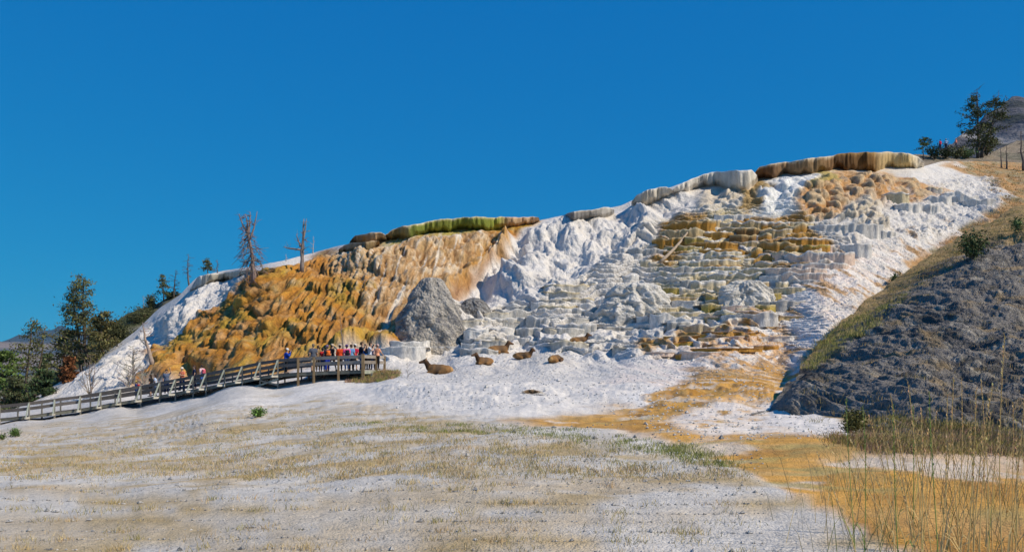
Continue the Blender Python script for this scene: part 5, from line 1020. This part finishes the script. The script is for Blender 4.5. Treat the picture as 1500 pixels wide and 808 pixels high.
def person(px, label, face=180, h=1.7, shirt=(.1, .1, .2), pants=(.05, .06, .12), hair=(.06, .04, .03), skin=0, legs='stand', arms='down', hat=None, shorts=False, sleeves='short', pack=None, depth=1.2, loc=None, long_hair=False, camera=False, head_turn=0, back=0):
    sk = SK[skin]
    if loc is None:
        _, d = deck_at(px); py, d0 = deck_at(px); dd = d0 + depth; zz = (HZ - py) / F * d0; loc = Vector(((px - 750) / F * dd, dd, zz))
    o = empty('person', loc, math.radians(face), label=label, cat='person'); s = h / 1.75
    st = {'stand': ((.10, .0), (-.10, .0)), 'walk': ((.08, .30), (-.08, -.28)), 'wide': ((.16, .04), (-.16, -.04)), 'step': ((.09, .16), (-.1, -.08))}[legs]
    hipz, kz = .92, .50; sh = 1.42; body = []; ln = .05 if camera else .0
    pel = (0, 0, hipz); chest = (0, .02 + ln * .4, 1.28); neck = (0, .02 + ln, 1.47); hd = (0, .035 + ln, 1.62)
    body += [((-.05, 0, .95), (.05, 0, .95), .115, .115, sk), ((0, 0, 1.0), (0, .01, 1.15), .115, .12, sk), ((-.06, .01, 1.27), (.06, .01, 1.27), .115, .115, sk), ((-.13, 0, 1.38), (.13, 0, 1.38), .062, .062, sk),
             (neck[:2] + (1.42,), (neck[0], neck[1], 1.54), .052, .048, sk), ((hd[0], hd[1] - .015, 1.655), (hd[0], hd[1] + .012, 1.60), .085, .068, sk), ((hd[0], hd[1] + .02, 1.56), (hd[0], hd[1] + .035, 1.555), .045, .04, sk),
             ((hd[0], hd[1] + .085, 1.625), (hd[0], hd[1] + .105, 1.60), .012, .016, sk), ((hd[0] - .083, hd[1], 1.61), (hd[0] - .083, hd[1], 1.635), .014, .016, sk), ((hd[0] + .083, hd[1], 1.61), (hd[0] + .083, hd[1], 1.635), .014, .016, sk)]
    trz = []; shz = [((-.055, 0, .97), (.055, 0, .97), .135, .135, shirt), ((0, 0, 1.0), (0, .01, 1.15), .135, .138, shirt), ((-.065, .01, 1.27), (.065, .01, 1.27), .132, .132, shirt), ((-.14, 0, 1.385), (.14, 0, 1.385), .074, .074, shirt)]
    for sx, (fx, fy) in zip((1, -1), st):
        hip = (.095 * sx, 0, hipz - .03); knee = (fx * .95, fy * .55 + .03, kz); ank = (fx, fy - (.04 if fy < -.1 else 0), .085); toe = (fx * 1.15, ank[1] + .17, .035)
        body += [(hip, knee, .088, .058, sk), (knee, ank, .055, .038, sk), ((ank[0], ank[1] - .03, .045), toe, .042, .034, (.06, .05, .05))]
        ke = tuple(np.array(hip) * .12 + np.array(knee) * .88) if shorts else ank
        trz += [(hip, knee if not shorts else ke, .103, .075, pants)] + ([] if shorts else [(knee, (ank[0], ank[1], .12), .073, .056, pants)])
    trz += [((-.06, 0, .94), (.06, 0, .94), .13, .13, pants)]
    AR = {'down': ((.23, -.02, 1.14), (.24, .06, .90)), 'cam': ((.27, .16, 1.22), (.09, .30, 1.50)), 'up': ((.30, .08, 1.52), (.24, .16, 1.74)), 'rail': ((.24, .14, 1.18), (.20, .36, 1.05)), 'hip': ((.34, -.05, 1.16), (.20, .06, 1.02)), 'hold': ((.23, .05, 1.14), (.10, .25, 1.18))}
    pose = {'down': ('down', 'down'), 'cam': ('cam', 'cam'), 'one_up': ('down', 'up'), 'rail': ('rail', 'rail'), 'hip': ('hip', 'down'), 'hold': ('hold', 'hold')}[arms]
    for sx, pz in zip((1, -1), pose):
        e_, w_ = AR[pz]; shd = (.185 * sx, 0, 1.385); el = (e_[0] * sx, e_[1], e_[2]); wr = (w_[0] * sx, w_[1], w_[2]); dirn = np.array(wr) - np.array(el); dirn /= np.linalg.norm(dirn); pal = tuple(np.array(wr) + dirn * .075)
        body += [(shd, el, .050, .040, sk), (el, wr, .040, .027, sk), (wr, pal, .026, .036, sk)]
        side = np.cross(dirn, (0, 1, 0)); side = side / (np.linalg.norm(side) + 1e-6); nrm_ = np.cross(side, dirn)
        for q_, (off, L) in enumerate(((-.027, .062), (-.009, .074), (.009, .070), (.027, .055))):
            f0 = np.array(pal) + side * off + dirn * .01; f1 = f0 + dirn * L * .6; f2 = f1 + (dirn * .7 + nrm_ * .6) * L * .45
            body += [(tuple(f0), tuple(f1), .011, .010, sk), (tuple(f1), tuple(f2), .010, .009, sk)]
        t0_ = np.array(wr) + dirn * .03 + side * .025 * -sx; body += [(tuple(t0_), tuple(t0_ + (dirn * .6 - side * .8 * sx) * .055), .013, .010, sk)]
        shz += [(shd, el if sleeves == 'long' else tuple(np.array(shd) * .35 + np.array(el) * .65), .064, .055, shirt)] + ([(el, tuple(np.array(el) * .1 + np.array(wr) * .9), .053, .038, shirt)] if sleeves == 'long' else [])
    sc = lambda L: [(tuple(np.array(a) * s), tuple(np.array(b) * s), r0 * s, r1 * s, c_) for a, b, r0, r1, c_ in L]
    figure('body', sc(body), .021 * s, M['skin'], k=.010, parent=o)
    figure('shirt', sc(shz), .03 * s, M['cloth'], k=.02, parent=o); figure('shorts' if shorts else 'trousers', sc(trz), .03 * s, M['cloth'], k=.016, parent=o)
    m = MB()
    for e_ in (-1, 1): m.ball((e_ * .03 * s, (hd[1] + .074) * s, 1.632 * s), .011 * s, 6, 5, (.03, .02, .02))
    m.beam((-.022 * s, (hd[1] + .077) * s, 1.568 * s), (.022 * s, (hd[1] + .077) * s, 1.568 * s), .012 * s, .009 * s, c=(.35, .12, .1)); m.build('face', M['skin'], True, parent=o)
    hb = [((0, hd[1] - .04, 1.665), (0, hd[1] - .005, 1.68), .088, .084, hair), ((0, hd[1] - .055, 1.60), (0, hd[1] - .05, 1.65), .07, .08, hair)]
    if long_hair: hb += [((0, hd[1] - .075, 1.62), (0, hd[1] - .10, 1.42), .07, .05, hair)]
    figure('hair', sc(hb), .022 * s, M['cloth'], k=.012, parent=o)
    if hat:
        m = MB(); nu = 16; u = np.linspace(0, 2 * np.pi, nu + 1)[:-1]; kind, hc = hat; V = []
        prof = ((.098, 1.645), (.155 if kind == 'brim' else .105, 1.640), (.157 if kind == 'brim' else .106, 1.648), (.105, 1.665), (.10, 1.72), (.075, 1.765), (.03, 1.782), (.001, 1.784))
        for r, z in prof:
            xx = np.cos(u) * r; yy = np.sin(u) * r * 1.08 + hd[1] - .005
            if kind == 'cap' and z < 1.65: yy = yy + np.where(np.sin(u) > .4, (np.sin(u) - .4) * .13, 0)
            V.append(np.stack([xx, yy, np.full(nu, z)], -1) * s)
        i_ = np.arange(len(prof) * nu).reshape(-1, nu); j_ = np.roll(i_, -1, 1); m.add(np.concatenate(V), q=np.stack([i_[:-1], j_[:-1], j_[1:], i_[1:]], -1).reshape(-1, 4), c=hc); m.build('hat', M['cloth'], True, parent=o)
    if pack: 
        figure('backpack', sc([((-.07, -.21, 1.12), (.07, -.21, 1.12), .09, .09, pack), ((-.06, -.20, 1.32), (.06, -.20, 1.32), .085, .085, pack), ((0, -.24, 1.18), (0, -.24, 1.25), .09, .09, pack), ((.12, -.1, 1.40), (.12, .14, 1.30), .022, .022, pack), ((-.12, -.1, 1.40), (-.12, .14, 1.30), .022, .022, pack)]), .028 * s, M['cloth'], k=.02, parent=o)
    if camera:
        c_o = MB(); R_ = Matrix.Rotation(math.radians(face), 4, 'Z'); base = Vector(loc)
        def T(v): return tuple(base + (R_ @ Vector(v)) * s)
        c_o.beam(T((-.07, hd[1] + .17, 1.58)), T((.07, hd[1] + .17, 1.58)), .06 * s, .09 * s, c=(.02, .02, .02)); c_o.tube([T((0, hd[1] + .18, 1.57)), T((0, hd[1] + .30, 1.57))], [.035 * s, .038 * s], 10, (.02, .02, .02))
        c_o.build('camera_in_hand', M['skin'], False, label='black photo camera held up by ' + camera, cat='camera')
    return o
NV = (.015, .03, .10); BK = (.015, .016, .02); JN = (.03, .06, .16); KH = (.42, .36, .27)
# walking on the boardwalk
person(200, 'child in yellow hat and navy top at the left on the boardwalk', 90, 1.35, (.02, .035, .14), JN, hat=('brim', (.55, .40, .12)), arms='hold', depth=1.1, pack=(.5, .03, .03))
person(221, 'woman in black top and shorts walking beside one in white', 80, 1.62, BK, BK, shorts=True, long_hair=True, legs='step', depth=1.0)
person(227.5, 'person in pale blue and white top with bare legs on the boardwalk', 100, 1.58, (.45, .55, .72), (.4, .45, .55), shorts=True, long_hair=True, legs='step', depth=1.4)
person(244, 'man in slate blue shirt raising one arm on the boardwalk', 200, 1.78, (.10, .13, .20), (.02, .035, .09), arms='one_up', depth=1.2, skin=1)
person(267, 'person in coral shirt, pale hat and jeans on the boardwalk', 160, 1.70, (.75, .22, .12), JN, hat=('brim', (.7, .62, .5)), legs='wide', arms='hold', depth=1.2)
person(285, 'person in dark navy clothes following the coral shirt', 110, 1.68, (.02, .03, .07), (.02, .03, .08), legs='step', depth=1.2, long_hair=True)
person(296, 'person in white and pink top with blue shorts on the boardwalk', 60, 1.62, (.75, .55, .58), (.05, .12, .38), shorts=True, legs='step', depth=1.2, pack=(.6, .12, .16))
person(419, 'lone person in bright blue top and black trousers near the platform', -60, 1.66, (.02, .07, .42), BK, hat=('cap', (.7, .7, .68)), arms='cam', depth=1.2, camera='the lone person in bright blue', sleeves='long')
# on the platform
person(459, 'man in grey shirt and khaki shorts at the left end of the platform', 20, 1.84, (.09, .10, .13), KH, shorts=True, skin=1, hair=(.16, .13, .1), depth=.7, legs='step')
person(466, 'person in tan brown jacket behind the man in grey', 10, 1.76, (.30, .19, .09), (.1, .08, .06), depth=2.4, sleeves='long')
person(473, 'person in red top half hidden behind the orange backpack', 0, 1.58, (.55, .03, .03), JN, depth=1.8)
person(479.5, 'person with dark top, orange backpack and bright blue trousers', 30, 1.70, (.03, .03, .05), (.02, .05, .36), pack=(.75, .16, .03), hat=('brim', (.32, .22, .34)), depth=.9)
person(486, 'person in black top with tan cap striding with bare calves', -40, 1.78, (.03, .025, .03), (.25, .16, .10), shorts=True, hat=('cap', (.5, .42, .32)), legs='walk', depth=1.5)
person(498, 'person in orange red shirt seen from behind, centre of the platform', 0, 1.72, (.72, .08, .02), (.04, .03, .03), hat=('cap', (.45, .40, .36)), depth=1.3, sleeves='long')
person(508, 'person in pink top with purple sun hat', 25, 1.68, (.78, .10, .28), JN, hat=('brim', (.09, .05, .22)), depth=.8, pack=(.02, .02, .03))
person(514.5, 'person in light blue shirt between pink and red tops', 0, 1.72, (.16, .34, .62), (.02, .025, .04), depth=1.6)
person(520, 'person in crimson top with white cap', -10, 1.72, (.60, .03, .07), (.60, .45, .35), hat=('cap', (.7, .68, .66)), depth=1.9, shorts=True)
person(528.5, 'big man in black shirt and jeans taking a photograph', -70, 1.84, (.012, .016, .03), (.02, .06, .16), arms='cam', depth=1.0, camera='the big man in black', skin=1)
person(536, 'person in blue top next to the big man in black', -30, 1.66, (.03, .15, .48), BK, depth=2.0)
person(541, 'person in white and grey top photographing, right of the big man', -80, 1.80, (.50, .54, .62), BK, arms='cam', depth=1.4, camera='the person in white and grey', pack=(.02, .02, .03))
person(546.5, 'person in pale pink top behind the peach shirt', 0, 1.62, (.62, .46, .44), JN, depth=2.4, hat=('cap', (.6, .6, .6)))
person(552.5, 'person in peach shirt at the right rail of the platform', -30, 1.68, (.85, .38, .22), BK, hat=('brim', (.50, .36, .33)), depth=2.0, arms='rail')
# on the right skyline
for (x, y, lab, shirt_, hat_, d_) in [(1378, 236, 'person in crimson top among the skyline shrubs', (.5, .02, .08), None, 15), (1386, 235, 'person in pale blue top among the skyline shrubs', (.35, .5, .75), ('brim', (.6, .6, .62)), -20), (1401, 231, 'person in red and white with white hat on the skyline', (.7, .25, .2), ('brim', (.8, .8, .8)), 40)]:
    q = slope_at(x, y - 2); q = Vector((q.x * (q.y - 3) / q.y, q.y - 3, q.z + .9)); person(x, lab, d_, 1.75, shirt_, (.03, .04, .08), hat=hat_, loc=q)
print('people', round(time.time() - T0, 1))

# ------------------------------------------------------------------ elk lying on the white crust
TB = (.25, .135, .055); DB = (.06, .034, .02); RP = (.45, .27, .11); GB = (.135, .085, .05)
def elk(px, py, face, label, scale=.9, neck='up', turn=0.0):
    p = ground(px, py); o_b = []
    nb0, nb1 = (0, .60, .50), (0, .76, .76)
    hd0 = (0, .85, .90); hx = math.sin(turn); hy = math.cos(turn); hd1 = (hx * .36, .85 + hy * .36, .80)
    if neck == 'curl': nb1 = (.42, .52, .34); hd0 = (.47, .36, .30); hd1 = (.52, .02, .20)
    b = [((0, -.62, .34), (0, -.25, .36), .27, .30, TB), ((0, -.25, .36), (0, .30, .38), .30, .31, GB), ((0, .30, .38), (0, .50, .42), .31, .24, TB), ((0, -.80, .34), (0, -.66, .34), .17, .22, RP),
         ((0, .50, .44), nb0, .22, .18, DB), (nb0, nb1, .21, .15, DB), (nb1, hd0, .13, .125, DB), (hd0, hd1, .125, .06, (.14, .08, .045)), (tuple(np.array(hd0) * .35 + np.array(hd1) * .65), hd1, .06, .052, (.07, .045, .03)),
         ((0, -.92, .38), (0, -.98, .30), .035, .03, RP)]
    for sx in (-1, 1):
        eb = np.array(hd0) + np.array([.07 * sx * hy, -.03 - .07 * sx * hx, .07]); b += [(tuple(eb), tuple(eb + np.array([.10 * sx * hy, -.05 - .1 * sx * hx, .13])), .04, .022, (.22, .14, .08))]
        b += [((.20 * sx, -.52, .30), (.27 * sx, -.12, .16), .20, .11, TB), ((.27 * sx, -.12, .14), (.30 * sx, -.50, .06), .065, .045, GB), ((.30 * sx, -.50, .055), (.30 * sx, -.15, .04), .04, .035, DB),
              ((.17 * sx, .42, .26), (.19 * sx, .68, .14), .13, .07, TB), ((.19 * sx, .68, .12), (.17 * sx, .34, .06), .055, .04, GB), ((.17 * sx, .34, .05), (.17 * sx, .52, .035), .035, .03, DB)]
    b = [(tuple(np.array(a_) * scale), tuple(np.array(c_) * scale), r0 * scale, r1 * scale, cc_) for a_, c_, r0, r1, cc_ in b]
    V, q, c_ = surface(b, .035, .03)
    o = meshobj('elk', npmesh('elk', V, q, M['fur'], c_), label=label, cat='elk'); o.location = p + Vector((0, .2, -.03)); o.rotation_euler = (0, 0, math.radians(face))
    m = MB(); ey = np.array(hd0) + np.array([hx, hy, 0]) * .10
    for sx in (-1, 1): m.ball(tuple((ey + np.array([.075 * sx * hy, -.075 * sx * hx, .02])) * scale), .018 * scale, 8, 6, (.01, .01, .01))
    m.build('eyes', M['skin'], True, parent=o); return o
# facing is the turn about the vertical from straight away (+y)
elk(641, 548, 90, 'nearest lying elk, facing left, nearest the platform', 1.0)
elk(709, 534, 128, 'small lying elk with its head raised to the left', .80, turn=.3)
elk(731, 518, -62, 'largest upper lying elk with head raised at the right', .98)
elk(767, 526, -100, 'lying elk with its head turned away, between two others', .78, turn=-1.1)
elk(813, 531, -25, 'curled up elk with its head tucked down, rightmost of the lower row', .78, neck='curl')
elk(849, 503, -70, 'pale-sided elk lying farthest right and highest among the steps', .82)
print('done', round(time.time() - T0, 1))

# ------------------------------------------------------------------ air
hm = bpy.data.materials.new('haze'); hm.use_nodes = True; hn = hm.node_tree.nodes; hn.clear(); hv = hn.new('ShaderNodeVolumePrincipled'); ho = hn.new('ShaderNodeOutputMaterial')
hv.inputs['Color'].default_value = (.36, .66, 1, 1); hv.inputs['Density'].default_value = 1.5e-5; hm.node_tree.links.new(hv.outputs[0], ho.inputs['Volume'])
m = MB(); x0, x1, y0, y1, z0, z1 = -15000, 15000, -4000, 12000, -900, 620
m.add([(x, y, z) for z in (z0, z1) for x, y in ((x0, y0), (x1, y0), (x1, y1), (x0, y1))], q=[(3, 2, 1, 0), (4, 5, 6, 7), (0, 1, 5, 4), (1, 2, 6, 5), (2, 3, 7, 6), (3, 0, 4, 7)])
m.build('haze', hm, kind='stuff', label='thin blue air over the valley')
